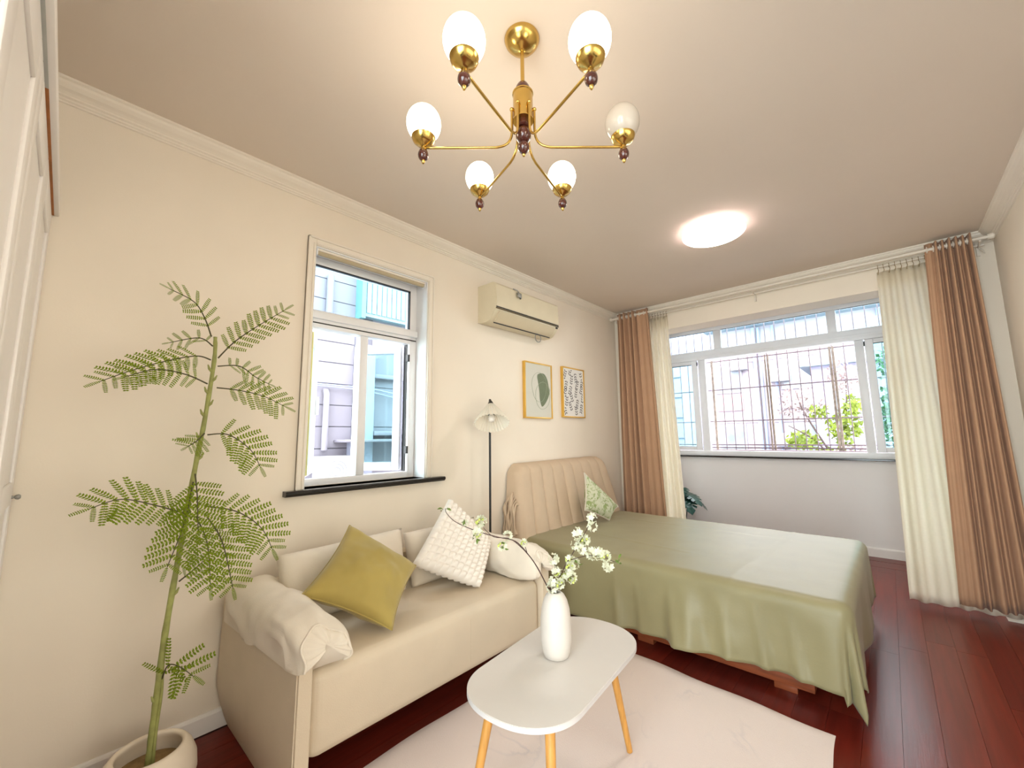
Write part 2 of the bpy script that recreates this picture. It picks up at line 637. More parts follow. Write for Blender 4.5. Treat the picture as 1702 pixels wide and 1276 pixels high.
bm = box(B(), -0.24, W + 0.2, YB - 0.1, YF + 0.25, H, H + 0.15)
obj('ceiling', bm, CEIL, kind=S, label='plain warm white ceiling of the room')
obj('ceiling_balcony', box(B(), -0.24, W + 0.2, YF + 0.25, 6.0, 2.74, 2.85), BALC, kind=S)

# left wall with the window opening
wy0, wy1, wz0, wz1 = 0.885, 1.665, 1.0, 2.37
bm = B()
box(bm, -0.24, 0, YB - 0.1, wy0, 0, H)
box(bm, -0.24, 0, wy1, YF + 0.25, 0, H)
box(bm, -0.24, 0, wy0, wy1, 0, wz0)
box(bm, -0.24, 0, wy0, wy1, wz1, H)
obj('wall_left', bm, WALL, kind=S, label='warm white left wall holding the tall window')
ry0, ry1, rz0, rz1 = 0.0, 1.5, 0.40, 2.30
bm = B()
box(bm, W, W + 0.2, YB - 0.1, ry0, 0, H)
box(bm, W, W + 0.2, ry1, YF + 0.25, 0, H)
box(bm, W, W + 0.2, ry0, ry1, 0, rz0)
box(bm, W, W + 0.2, ry0, ry1, rz1, H)
obj('wall_right', bm, WALL, kind=S, label='bare warm white right wall')
w4 = thing('added_window_4', (W + 0.1, (ry0 + ry1) / 2, rz0), 'white framed tinted window added in the right wall for fill daylight on the sofa', kind=S)  # added out of view; its tint tempers the daylight filling from the side
for nm, d in (('frame_jamb', (W + 0.06, W + 0.12, ry0, ry0 + 0.05, rz0, rz1)), ('frame_jamb', (W + 0.06, W + 0.12, ry1 - 0.05, ry1, rz0, rz1)),
              ('frame_head', (W + 0.06, W + 0.12, ry0 + 0.05, ry1 - 0.05, rz1 - 0.05, rz1)), ('frame_bottom', (W + 0.06, W + 0.12, ry0 + 0.05, ry1 - 0.05, rz0, rz0 + 0.05)),
              ('mullion', (W + 0.06, W + 0.12, (ry0 + ry1) / 2 - 0.03, (ry0 + ry1) / 2 + 0.03, rz0 + 0.05, rz1 - 0.05))):
    bxo(nm, d, WHITEP, w4, 0.004)
for a, b in ((ry0 + 0.05, (ry0 + ry1) / 2 - 0.03), ((ry0 + ry1) / 2 + 0.03, ry1 - 0.05)):
    bxo('pane', (W + 0.088, W + 0.094, a, b, rz0 + 0.05, rz1 - 0.05), GL_SMOKE, w4)
bm = B()
bx0, bx1, bz0, bz1 = 1.60, 2.97, 0.05, 2.58  # back wall opening added behind the camera to brighten the room
box(bm, -0.24, bx0, YB - 0.1, YB, 0, H)
box(bm, bx1, W + 0.2, YB - 0.1, YB, 0, H)
box(bm, bx0, bx1, YB - 0.1, YB, 0, bz0)
box(bm, bx0, bx1, YB - 0.1, YB, bz1, H)
obj('wall_back', bm, WALL, kind=S, label='plain wall behind the wardrobe with an opening added for fill daylight')
w3 = thing('added_window_3', ((bx0 + bx1) / 2, YB - 0.05, bz0), 'tall white framed glass doors added behind the wardrobe to let in fill daylight', kind=S)  # added unseen glazing, evens out the room with daylight from behind
for nm, d in (('frame_jamb', (bx0, bx0 + 0.05, YB - 0.08, YB - 0.02, bz0, bz1)), ('frame_jamb', (bx1 - 0.05, bx1, YB - 0.08, YB - 0.02, bz0, bz1)),
              ('frame_head', (bx0 + 0.05, bx1 - 0.05, YB - 0.08, YB - 0.02, bz1 - 0.05, bz1)), ('frame_bottom', (bx0 + 0.05, bx1 - 0.05, YB - 0.08, YB - 0.02, bz0, bz0 + 0.05)),
              ('mullion', ((bx0 + bx1) / 2 - 0.03, (bx0 + bx1) / 2 + 0.03, YB - 0.08, YB - 0.02, bz0 + 0.05, bz1 - 0.05))):
    bxo(nm, d, WHITEP, w3, 0.004)
for a, b in ((bx0 + 0.05, (bx0 + bx1) / 2 - 0.03), ((bx0 + bx1) / 2 + 0.03, bx1 - 0.05)):
    bxo('pane', (a, b, YB - 0.052, YB - 0.046, bz0 + 0.05, bz1 - 0.05), GL_CLEAR, w3)
bm = B()
box(bm, 0, 0.28, YF, YF + 0.25, 0, 2.42)
box(bm, 2.80, W, YF, YF + 0.25, 0, 2.42)
box(bm, 0, W, YF, YF + 0.25, 2.42, H)
obj('wall_far', bm, WALL, kind=S, label='header beam and side stubs around the balcony opening')
obj('wall_balcony', box(B(), -0.24, W + 0.2, YW, 6.0, 0, 0.97), BALC, kind=S, label='low white wall under the balcony window')
obj('wall_balcony_left', box(B(), -0.24, 0.0, YF + 0.25, YW, 0, 2.74), BALC, kind=S)
obj('wall_balcony_right', box(B(), W, W + 0.2, YF + 0.25, YW, 0, 2.74), BALC, kind=S)
obj('wall_balcony_header', box(B(), -0.24, W + 0.2, YW, 6.0, 2.69, 2.74), BALC, kind=S)

# crown mouldings: profile (out from wall, z)
CP = [(0.0, H), (0.072, H), (0.072, H - 0.010), (0.064, H - 0.014), (0.060, H - 0.024), (0.047, H - 0.036),
      (0.034, H - 0.043), (0.024, H - 0.050), (0.024, H - 0.057), (0.015, H - 0.061), (0.015, H - 0.068),
      (0.008, H - 0.072), (0.008, H - 0.078), (0.0, H - 0.080)]
obj('trim_1', prism(B(), CP, 1, YB, YF), TRIM, kind=S, label='stepped crown moulding along the left wall')
obj('trim_2', prism(B(), [(W - a, b) for a, b in CP], 1, YB, YF), TRIM, kind=S, label='stepped crown moulding along the right wall')
obj('trim_3', prism(B(), [(YF - a, b) for a, b in CP], 0, 0, W), TRIM, kind=S, label='stepped crown moulding along the beam over the curtains')
BP = [(0.0, 0.0), (0.014, 0.0), (0.014, 0.068), (0.011, 0.075), (0.006, 0.080), (0.0, 0.080)]
obj('baseboard_left', prism(B(), BP, 1, YB, YF), BASEB, kind=S, label='low white baseboard of the left wall')
obj('baseboard_right', prism(B(), [(W - a, b) for a, b in BP], 1, YB, YF), BASEB, kind=S)
obj('baseboard_balcony', prism(B(), [(YW - a, b * 1.15) for a, b in BP], 0, 0, W), BASEB, kind=S, label='white baseboard under the balcony window wall')

# ------------------------------------------------------------------ left window
w1 = thing('window_1', (0, 1.275, 1.0), 'tall white casement window with a transom light in the left wall', kind=S)


def casing(y0, y1, z0, z1, wd, dp, parent):
    # moulded casing: two stepped strips on the sides and the head
    for (a, b, c, d) in ((y0 - wd, y0, z0, z1 + wd), (y1, y1 + wd, z0, z1 + wd), (y0, y1, z1, z1 + wd)):
        bm = B()
        box(bm, 0, dp * 0.6, a, b, c, d, 0.002, 1)
        e = 0.010
        if b - a < d - c:
            if a < y0:
                box(bm, 0, dp, a, a + e, c, d, 0.002, 1)
                box(bm, 0, dp * 0.85, b - e * 1.6, b - e * .5, c, d - wd + e, 0.002, 1)
            else:
                box(bm, 0, dp, b - e, b, c, d, 0.002, 1)
                box(bm, 0, dp * 0.85, a + e * .5, a + e * 1.6, c, d - wd + e, 0.002, 1)
        else:
            box(bm, 0, dp, a - wd, b + wd, d - e, d, 0.002, 1)
            box(bm, 0, dp * 0.85, a, b, c + e * .5, c + e * 1.6, 0.002, 1)
        obj('casing', bm, TRIM, parent, 40)


casing(wy0, wy1, wz0, wz1, 0.045, 0.02, w1)
obj('sill', prism(B(), [(-0.12, 1.0), (0.0, 1.0), (0.045, 1.0), (0.052, 0.994), (0.052, 0.984), (0.040, 0.972), (0.0, 0.972),
                        (0.0, 0.985), (-0.12, 0.985)], 1, 0.785, 1.80), BLACKST, w1, label='black polished stone sill')
# reveal lining in white
bm = B()
box(bm, -0.235, -0.001, wy1 - 0.006, wy1 + 0.0005, wz0, wz1)
box(bm, -0.235, -0.001, wy0 - 0.0005, wy0 + 0.006, wz0, wz1)
box(bm, -0.235, -0.001, wy0 + 0.006, wy1 - 0.006, wz1 - 0.006, wz1 + 0.0005)
obj('reveal', bm, WHITEP, w1)
fx0, fx1 = -0.185, -0.125
for nm, d in (('frame_jamb', (fx0, fx1, 0.891, 0.935, 1.0, 2.364)), ('frame_jamb', (fx0, fx1, 1.605, 1.659, 1.0, 2.364)),
              ('frame_head', (fx0, fx1, 0.935, 1.605, 2.315, 2.364)), ('frame_bottom', (fx0, fx1, 0.935, 1.605, 1.0, 1.04)),
              ('transom', (fx0, fx1 + 0.012, 0.935, 1.605, 1.925, 2.03)), ('mullion', (fx0, fx1, 1.238, 1.293, 1.04, 1.925))):
    bxo(nm, d, WHITEP, w1, 0.004)
bxo('transom_ledge', (fx1, fx1 + 0.03, 0.895, 1.655, 1.975, 2.02), WHITEP, w1, 0.006)
bxo('transom_gasket', (fx1 + 0.010, fx1 + 0.014, 0.9, 1.65, 1.948, 1.955), BLACKM, w1)
bxo('pane', (-0.158, -0.152, 0.935, 1.605, 2.03, 2.315), GL_BLUE, w1, label='fixed transom pane')
bxo('gasket', (-0.148, -0.126, 0.935, 1.605, 2.310, 2.316), BLACKM, w1)
bxo('gasket', (-0.148, -0.126, 1.600, 1.606, 2.03, 2.315), BLACKM, w1)
bxo('gasket', (-0.186, -0.150, 1.600, 1.608, 1.04, 1.925), BLACKM, w1)
for z in (1.16, 1.80):
    bxo('hinge', (-0.150, -0.120, 1.592, 1.606, z, z + 0.05), BLACKM, w1)


def sash(parent, hinge, ang, width, z0, z1, sgn, fm, gm, st=0.055):
    """casement leaf swung outward (towards -x); sgn=+1 hinged on the high-y side"""
    base = Matrix.Translation(hinge) @ Matrix.Rotation(ang * sgn, 4, 'Z')
    bm = B()
    s = -sgn
    for (a, b, c, d) in ((0, st, z0, z1), (width - st, width, z0, z1), (st, width - st, z0, z0 + st), (st, width - st, z1 - st, z1)):
        ya, yb = sorted((a * s, b * s))
        box(bm, -0.025, 0.025, ya, yb, c, d, 0.005, 1)
    bmesh.ops.transform(bm, matrix=base, verts=bm.verts)
    o = obj('sash', bm, fm, parent, 40)
    bm = B()
    ya, yb = sorted((st * s, (width - st) * s))
    box(bm, -0.004, 0.004, ya, yb, z0 + st, z1 - st)
    bmesh.ops.transform(bm, matrix=base, verts=bm.verts)
    obj('pane', bm, gm, o)
    bm = B()
    ya, yb = sorted(((width - st * 0.7) * s, (width - st * 0.3) * s))
    box(bm, 0.025, 0.045, ya, yb, (z0 + z1) / 2 - 0.06, (z0 + z1) / 2 + 0.06, 0.004)
    bmesh.ops.transform(bm, matrix=base, verts=bm.verts)
    obj('handle', bm, WHITEP, o, 40)
    if sgn > 0:
        return
    bm = B()
    ya, yb = sorted((-0.004 * s, 0.012 * s))
    box(bm, -0.03, 0.03, ya, yb, z0 + 0.01, z1 - 0.01)
    bmesh.ops.transform(bm, matrix=base, verts=bm.verts)
    obj('edge_seal', bm, mat('yellow_seal', (0.62, 0.55, 0.22), 0.6), o)


SASHM = mat('sash_plastic', (0.72, 0.76, 0.88), 0.4, var=0.01)
sash(w1, (-0.20, 1.598, 0), -R(50), 0.345, 1.045, 1.92, 1, SASHM, GL_TEAL)
sash(w1, (-0.20, 0.945, 0), -R(62), 0.335, 1.045, 1.92, -1, WHITEP, GL_TEAL)
# blind head rail
rb = thing('roller_blind', (-0.03, 1.275, 2.34), 'rolled up beige blind under the head of the left window', 'blind')
obj('roller', tube(B(), [(-0.03, 0.905, 2.345), (-0.03, 1.645, 2.345)], 0.014, 12), mat('blind_beige', (0.50, 0.41, 0.27), 0.7), rb, 60)
bxo('head_rail', (-0.046, -0.012, 0.900, 1.650, 2.352, 2.364), TRIM, rb, 0.002)
for y in (0.897, 1.647):
    bxo('bracket', (-0.05, -0.008, y, y + 0.006, 2.325, 2.364), WHITEP, rb)

# ------------------------------------------------------------------ balcony window
w2 = thing('window_2', (1.45, YW, 0.97), 'wide white sliding window with transom lights over the balcony wall', kind=S)
obj('sill', box(B(), 0, W, YW - 0.06, YW + 0.02, 0.972, 0.992, 0.003, 1), BLACKST, w2, label='thin black stone sill')
ya, yb = YW, YW + 0.07
for nm, d in (('frame_bottom', (0.0, W, ya, yb, 0.99, 1.055)), ('frame_head', (0.0, W, ya, yb, 2.645, 2.69)),
              ('transom', (0.0, W, ya - 0.01, yb, 2.265, 2.39)), ('frame_jamb', (0.0, 0.05, ya, yb, 1.055, 2.645)),
              ('frame_jamb', (W - 0.05, W, ya, yb, 1.055, 2.645)), ('upper_mullion', (0.715, 0.805, ya, yb, 2.39, 2.645)),
              ('upper_mullion', (1.92, 2.005, ya, yb, 2.39, 2.645)),
              ('post', (0.49, 0.585, ya + 0.015, yb, 1.055, 2.265)), ('post', (2.135, 2.215, ya + 0.015, yb, 1.055, 2.265))):
    bxo(nm, d, WHITEP, w2, 0.006)
bxo('transom_rail', (0.0, W, ya - 0.018, ya - 0.008, 2.30, 2.33), WHITEP, w2, 0.003)
for a, b in ((0.05, 0.715), (0.805, 1.92), (2.005, W - 0.05)):
    p = bxo('pane', (a, b, ya + 0.03, ya + 0.036, 2.39, 2.645), GL_BLUE, w2)
    bxo('gasket', (a, b, ya + 0.02, ya + 0.028, 2.640, 2.646), BLACKM, p)


def slider(x0, x1, stile0, stile1):
    bm = B()
    z0, z1 = 1.06, 2.262
    y0, y1 = YW - 0.004, YW + 0.03
    box(bm, x0, x0 + stile0, y0, y1, z0, z1, 0.004, 1)
    box(bm, x1 - stile1, x1, y0, y1, z0, z1, 0.004, 1)
    box(bm, x0 + stile0, x1 - stile1, y0, y1, z0, z0 + 0.05, 0.004, 1)
    box(bm, x0 + stile0, x1 - stile1, y0, y1, z1 - 0.05, z1, 0.004, 1)
    s = obj('sash', bm, WHITEP, w2, 40)
    bxo('pane', (x0 + stile0, x1 - stile1, YW + 0.01, YW + 0.016, z0 + 0.05, z1 - 0.05), GL_TEAL, s)
    bxo('gasket', (x0 + stile0, x1 - stile1, y0 + 0.002, YW + 0.01, z1 - 0.056, z1 - 0.048), BLACKM, s)


slider(0.05, 0.485, 0.06, 0.075)
slider(2.222, W - 0.05, 0.07, 0.06)
for x in (0.487, 2.218):
    bxo('latch', (x - 0.006, x + 0.006, YW - 0.012, YW, 2.19, 2.24), BLACKM, w2)

# ================================================================== BIG FURNITURE
# ------------------------------------------------------------------ rug
bm = B()
rc = [Vector((0.700, 0.15, 0)), Vector((2.06, 0.12, 0)), Vector((2.048, 2.308, 0)), Vector((0.70, 2.395, 0))]


def rugp(u, v):
    p = rc[0] * (1 - u) * (1 - v) + rc[1] * u * (1 - v) + rc[2] * u * v + rc[3] * (1 - u) * v
    e = 0.006
    p.x += e * math.sin(v * 23 + 1) * (abs(2 * u - 1) ** 6)
    p.y += e * math.sin(u * 19) * (abs(2 * v - 1) ** 6)
    ed = min(u, 1 - u, v, 1 - v)
    p.z = 0.010 + 0.0025 * noise.noise(Vector((u * 9, v * 14, 0))) if ed > 0.001 else 0.001
    return p


V = grid(bm, 44, 64, rugp)
bm2 = bmesh.ops.extrude_face_region(bm, geom=list(bm.faces))
for v in [g for g in bm2['geom'] if isinstance(g, bmesh.types.BMVert)]:
    v.co.z = 0.0005
obj('rug', bm, RUG, None, 50, label='pale blush low pile rug with grey veins under the coffee table', cat='rug')

# ------------------------------------------------------------------ sofa
SY0, SY1, SX = 0.655, 1.925, 0.765
sofa = thing('sofa', (0.4, 1.29, 0), 'cream leatherette sofa with boxy seat standing against the window wall', 'sofa')


def seat_fn():
    bm = B()
    box(bm, 0.10, SX, SY0 - 0.004, SY1 + 0.004, 0.155, 0.452, 0.05, 5)
    bmesh.ops.subdivide_edges(bm, edges=bm.edges[:], cuts=2, use_grid_fill=True)
    return bm


o = obj('seat', seat_fn(), SOFAM, sofa, 60)
bxo('back_frame', (0.03, 0.14, 0.60, 1.98, 0.10, 0.60), SOFAM, sofa, 0.03)
bxo('seat_seam', (SX - 0.002, SX + 0.0012, 1.395, 1.3975, 0.21, 0.40), SOFAM, sofa)


def arm(side):
    """side -1: arm by the plant, +1: arm by the bed"""
    bm = B()
    nx, nz = 14, 12
    yc = 0.655 if side < 0 else 1.925

    def top(s):
        return 0.585 - 0.03 * s

    def outer(s, t):
        bulge = (0.085 - 0.055 * s) * min(1.0, (t + 0.06) / 0.40) ** 0.7 * (1 - 0.10 * t)
        tuck = 0.03
        return tuck + bulge * 0.9

    def ring(s):
        x = 0.03 + (0.775 - 0.03) * s
        pts = []
        zt = top(s)
        for k in range(nz + 1):
            t = k / nz
            z = 0.002 + (zt - 0.03) * t
            pts.append(Vector((x, yc + side * (outer(s, t)), z)))
        pts.append(Vector((x, yc + side * (outer(s, 1) * 0.75 - 0.005), zt - 0.008)))
        pts.append(Vector((x, yc + side * (0.025), zt)))
        pts.append(Vector((x, yc + side * 0.004, zt - 0.012)))
        for k in range(nz, -1, -1):
            pts.append(Vector((x, yc, 0.002 + (zt - 0.03) * k / nz)))
        return pts
    rings = []
    for i in range(nx + 1):
        s = i / nx
        rings.append([bm.verts.new(p) for p in ring(s)])
    n = len(rings[0])
    for a, b in zip(rings[:-1], rings[1:]):
        for k in range(n):
            bm.faces.new((a[k], a[(k + 1) % n], b[(k + 1) % n], b[k]))
    for ring, dx in ((rings[0], -0.004), (rings[-1], 0.010)):
        # rounded cap: outline drawn in a little, then closed across the thickness
        cap = []
        for v in ring:
            w_ = (v.co.y - yc) * side
            ins = 0.006 if w_ < 0.01 else (-0.006 if w_ > 0.04 else 0.0)
            cap.append(bm.verts.new(Vector((v.co.x + dx, v.co.y + side * ins, v.co.z - (0.006 if v.co.z > 0.45 else 0)))))
        for k in range(n):
            bm.faces.new((ring[k], ring[(k + 1) % n], cap[(k + 1) % n], cap[k]))
        for k in range(n // 2):
            q = (cap[k], cap[k + 1], cap[n - 2 - k], cap[n - 1 - k])
            if len(set(q)) == 4:
                bm.faces.new(q)
            elif len(set(q)) == 3:
                bm.faces.new(list(dict.fromkeys(q)))
    a = obj('arm', bm, SOFAM, sofa, 50)
    pts = [(0.783, yc + side * (outer(1, t) + 0.001), 0.01 + 0.53 * t) for t in [k / 16 for k in range(17)]]
    obj('piping', tube(B(), pts, 0.0028, 6), SOFAM, a, 60)


arm(-1)
arm(1)
for x in (0.18, 0.48):
    for y in (0.80, 1.78):
        obj('leg', tube(B(), [(x, y, 0.0), (x, y, 0.158)], [0.016, 0.022], 12), BLACKM, sofa, 50)

# ------------------------------------------------------------------ bed
BY0, BY1, BX1 = 2.44, 3.90, 2.08
bed = thing('bed', (1.1, 3.17, 0), 'double bed with low red wood base and tufted tan headboard', 'bed')
bxo('side_rail', (0.10, 1.955, 2.510, 2.535, 0.040, 0.135), REDWOOD, bed, 0.003)
bxo('side_rail', (0.10, 1.955, 3.80, 3.83, 0.040, 0.135), REDWOOD, bed, 0.003)
bxo('foot_rail', (1.925, 1.955, 2.53, 3.80, 0.040, 0.135), REDWOOD, bed, 0.003)
bxo('platform', (0.10, 1.925, 2.53, 3.80, 0.11, 0.135), REDWOOD, bed)
for x in (0.3, 1.05, 1.78):
    for y in (2.535, 3.725):
        bxo('leg', (x, x + 0.10, y, y + 0.06, 0.0, 0.045), REDWOOD, bed, 0.002)
bxo('mattress', (0.16, 2.03, 2.495, 3.88, 0.136, 0.485), MATTR, bed, 0.04)


# headboard: vertical channels, leaning on the wall
def headboard():
    bm = B()
    n, m = 198, 22
    nch = 9
    cb0, cb1 = Vector((0.205, 2.405, 0.485)), Vector((0.205, 3.955, 0.485))
    ct0, ct1 = Vector((0.115, 2.46, 1.045)), Vector((0.115, 3.80, 1.055))

    def fr(u, v):
        # rounded upper corners
        a = cb0.lerp(cb1, u)
        b = ct0.lerp(ct1, u)
        ee = 1 - abs(2 * u - 1)
        drop = 0.07 * max(0, 1 - ee / 0.13) ** 2.0
        p = a.lerp(b, v)
        p.z -= drop * v ** 3
        ch = abs(math.sin(PI * u * nch))
        side = min(1.0, (ee / 0.05)) ** 0.5
        topr = min(1.0, ((1 - v) / 0.10)) ** 0.5
        p.x += 0.024 * (ch ** 0.34) * side * topr + 0.035 * side * topr - 0.035
        return p

    def bk(u, v):
        p = fr(u, v)
        p.x = 0.012 + 0.09 * (1 - v) * 0.25
        return p
    V = grid(bm, n, m, fr)
    U = grid(bm, n, m, bk)
    for i in range(n):
        bm.faces.new((V[i][0], U[i][0], U[i + 1][0], V[i + 1][0]))
        bm.faces.new((V[i][m], V[i + 1][m], U[i + 1][m], U[i][m]))
    for j in range(m):
        bm.faces.new((V[0][j], V[0][j + 1], U[0][j + 1], U[0][j]))
        bm.faces.new((V[n][j], U[n][j], U[n][j + 1], V[n][j + 1]))
    return bm


hb = obj('headboard', headboard(), HEADF, bed, 60, label='tan channel tufted headboard cushion')
# gathered fabric on the near side of the headboard
bm = B()
for k in range(9):
    z0 = 0.50 + 0.012 * (k % 3)
    x = 0.035 + k * 0.014
    zt = 0.83 - 0.022 * abs(k - 4)
    pts = smooth_path([(x + 0.012 * math.sin(k), 2.407 - 0.010, z0), (x + 0.02 * math.sin(k * 2.1), 2.402 - 0.014 * (k % 2), z0 + 0.12),
                       (x - 0.012 * math.sin(k * 1.3), 2.412 - 0.012, z0 + 0.22), (x + 0.004, 2.428, zt)], 4)
    tube(bm, pts, [0.009 + 0.004 * math.sin(i * 1.1 + k) for i in range(len(pts))], 6)
obj('gathered_side', bm, HEADF, hb, 70)


# bedspread
def spread():
    bm = B()
    xh, xf = 0.17, BX1            # head end, foot end of the top
    yn, yf = 2.480, 3.895
    zt = 0.502
    rr = 0.055
    dn, dfar, df = 0.455, 0.30, 0.40
    Lx, Ly = xf - xh, yf - yn
    nu, nv = 120, 120

    def fold(r, ph, amp):
        return amp * min(1, r / 0.3) ** 1.4 * math.sin(ph)

    def P(u, v):
        a = u * (Lx + df)             # along x from the head
        b = -dn + v * (Ly + dn + dfar)  # along y, negative = near drape
        ox = max(0.0, a - Lx)
        oy = -b if b < 0 else (b - Ly if b > Ly else 0.0)
        sy = -1 if b < 0 else 1
        x = xh + min(a, Lx)
        y = yn + min(max(b, 0), Ly)
        r = math.hypot(ox, oy)
        z = zt + 0.004 * noise.noise(Vector((x * 2.2, y * 2.6, 0.3))) + 0.0025 * noise.noise(Vector((x * 9, y * 7, 2.3)))
        # a crease across the bed and a long one
        z += 0.004 * math.exp(-((y - 3.55 - 0.05 * x) / 0.012) ** 2) * (1 if 0.5 < x < 1.6 else 0.2)
        z += 0.0045 * math.exp(-((y - 2.95 + 0.10 * x) / 0.010) ** 2) * (1 if 0.6 < x < 1.3 else 0.1)
        z += 0.004 * math.exp(-((x - 1.66 - 0.06 * (y - 3)) / 0.010) ** 2)
        if r > 0:
            ang = math.atan2(oy, ox) if ox > 0 else PI / 2
            # rounded shoulder then hang
            arc = rr * PI / 2
            if r < arc:
                t = r / rr
                out, dz = rr * math.sin(t), rr * (1 - math.cos(t))
            else:
                out, dz = rr, rr + (r - arc)
            h = max(0, r - arc)
            # flare and folds
            corner = math.sin(2 * ang) if ox > 0 and oy > 0 else 0.0
            flare = 0.05 * h
            dz -= 0.21 * h * corner
            if ox > 0 and oy > 0:
                flare += h * 0.07 * math.sin(ang * 9.0 + 0.6) * corner - 0.03 * h * corner
            elif oy > 0:
                flare += h * (0.055 * math.sin(x * 9.0 + 0.8) * (0.3 + 0.7 * min(1, x / 1.5)) +
                              0.03 * math.sin(x * 23 + 2 * math.sin(x * 5)) + 0.05 * noise.noise(Vector((x * 6, 1.7, h * 2)))) + 0.004 * noise.noise(Vector((x * 16, 4.1, h * 9))) * min(1, h / 0.05)
                # sharp tucks
                for xc, w, am in ((1.33, 0.018, 0.11), (1.42, 0.05, 0.13), (1.76, 0.010, 0.08), (0.98, 0.010, 0.06), (1.12, 0.006, 0.05), (1.60, 0.008, 0.06), (1.90, 0.008, 0.06)):
                    flare += am * h * math.exp(-((x - xc - 0.12 * (h - 0.2)) / (w + 0.05 * h)) ** 2)
            else:
                flare += h * (0.05 * math.sin(y * 8 + 1) + 0.02 * math.sin(y * 19)) - 0.03 * h
            out += flare
            ux = math.cos(ang) if ox > 0 else 0.0
            uy = math.sin(ang) if oy > 0 else 0.0
            x += out * ux
            y += sy * out * uy
            z -= dz
            x += 0.0
            if z < 0.016:
                ex = 0.016 - z
                z = 0.016 + 0.006 * math.sin(ang * 11) ** 2
                x += ux * ex * 0.30
                y += sy * uy * ex * 0.30
            # the near hem rises a little towards the foot
            if oy > 0 and ox == 0:
                z += 0.055 * (h / 0.4) * min(1, max(0, (x - 0.4) / 1.2))
        return Vector((x, y, z))
    grid(bm, nu, nv, P)
    return bm


o = obj('bedspread', spread(), SAGE, None, 80, label='sage green cotton bedspread draped over the bed to the floor', cat='bedspread')
md = o.modifiers.new('thickness', 'SOLIDIFY')
md.thickness = 0.003
md.offset = 1

# ------------------------------------------------------------------ wardrobe
wd = thing('wardrobe', (0.72, -0.36, 0), 'white wardrobe with panelled doors and overhanging top beside the plant', 'wardrobe')
WX1, WF = 1.46, -0.107
bm = B()
box(bm, 0.004, 0.022, YB + 0.01, WF - 0.022, 0, 2.145)
box(bm, WX1 - 0.018, WX1, YB + 0.01, WF - 0.022, 0, 2.145)
box(bm, 0.022, WX1 - 0.018, YB + 0.01, YB + 0.02, 0.0, 2.145)
box(bm, 0.022, WX1 - 0.018, YB + 0.02, WF - 0.022, 0.06, 0.08)
obj('carcass', bm, WARD, wd)
for k in range(3):
    a, b = 0.006 + k * 0.485, 0.006 + (k + 1) * 0.485 - 0.004
    bm = B()
    box(bm, a, b, WF - 0.020, WF - 0.008, 0.07, 2.142)
    st = 0.075
    for (c, d, e, f) in ((a, a + st, 0.07, 2.142), (b - st, b, 0.07, 2.142), (a + st, b - st, 0.07, 0.17), (a + st, b - st, 2.04, 2.142),
                         (a + st, b - st, 1.05, 1.13)):
        box(bm, c, d, WF - 0.010, WF, e, f, 0.004, 2)
    dr = obj('door', bm, WARD, wd, 40)
    bm = B()
    kx = a + 0.026 if k == 0 else b - 0.03
    lathe(bm, [(0.0, 0.022), (0.006, 0.021), (0.0095, 0.016), (0.008, 0.010), (0.004, 0.006), (0.006, 0.0)], (kx, WF, 1.075), 14,
          Matrix.Rotation(-PI / 2, 4, 'X'))
    obj('knob', bm, GREYM, dr, 60)
bxo('top_board', (0.004, WX1 + 0.02, YB + 0.01, WF + 0.006, 2.150, 2.175), WARD, wd)
bxo('cornice_lip', (0.004, WX1 + 0.02, WF + 0.0055, WF + 0.019, 2.143, 2.180), WARD, wd, 0.002)
bxo('raw_edge', (0.004, 0.86, WF - 0.004, WF + 0.006, 2.1435, 2.150), RAWWOOD, wd, label='bare reddish wood edge')
bxo('painted_edge', (0.86, WX1, WF - 0.004, WF + 0.006, 2.1435, 2.150), GREYP, wd)

# ------------------------------------------------------------------ coffee table
TC, TZ, TA = Vector((1.352, 1.308, 0)), 0.45, R(5.5)
tb = thing('coffee_table', (TC.x, TC.y, 0), 'small white oval coffee table on four splayed wooden legs', 'table')


def oval(hl, hw, n=24, p=2.9):
    pts = []
    for k in range(4 * n):
        a = 2 * PI * k / (4 * n)
        c, s = math.cos(a), math.sin(a)
        # stadium: half circles with slightly soft straight sides
        r = hw
        L = hl - hw * 0.93
        x = hw * abs(c) ** (2 / 2.25) * (1 if c >= 0 else -1)
        y = (hw * 0.93) * abs(s) ** (2 / 2.15) * (1 if s >= 0 else -1) + (L if s >= 0 else -L)
        pts.append((x, y))
    ca, sa = math.cos(TA), math.sin(TA)
    return [(TC.x + x * ca - y * sa, TC.y + x * sa + y * ca) for x, y in pts]


bm = prism(B(), oval(0.388, 0.203), 2, TZ - 0.016, TZ - 0.0015)
bmesh.ops.bevel(bm, geom=[e for e in bm.edges if abs(e.verts[0].co.z - e.verts[1].co.z) < 1e-6], offset=0.002, segments=1, affect='EDGES')
top = obj('table_top', bm, TABLEE, tb, 30)
obj('laminate', prism(B(), oval(0.3865, 0.2015), 2, TZ - 0.0016, TZ), TABLEW, top)
feet = [(1.443, 1.641), (1.133, 1.637), (1.56, 0.985), (1.235, 0.955)]
for fx, fy in feet:
    t = Vector((TC.x + (fx - TC.x) * 0.66, TC.y + (fy - TC.y) * 0.74, TZ - 0.017))
    obj('leg', tube(B(), [(fx, fy, 0.013), t], [0.0115, 0.0165], 16), LEGWOOD, tb, 50)

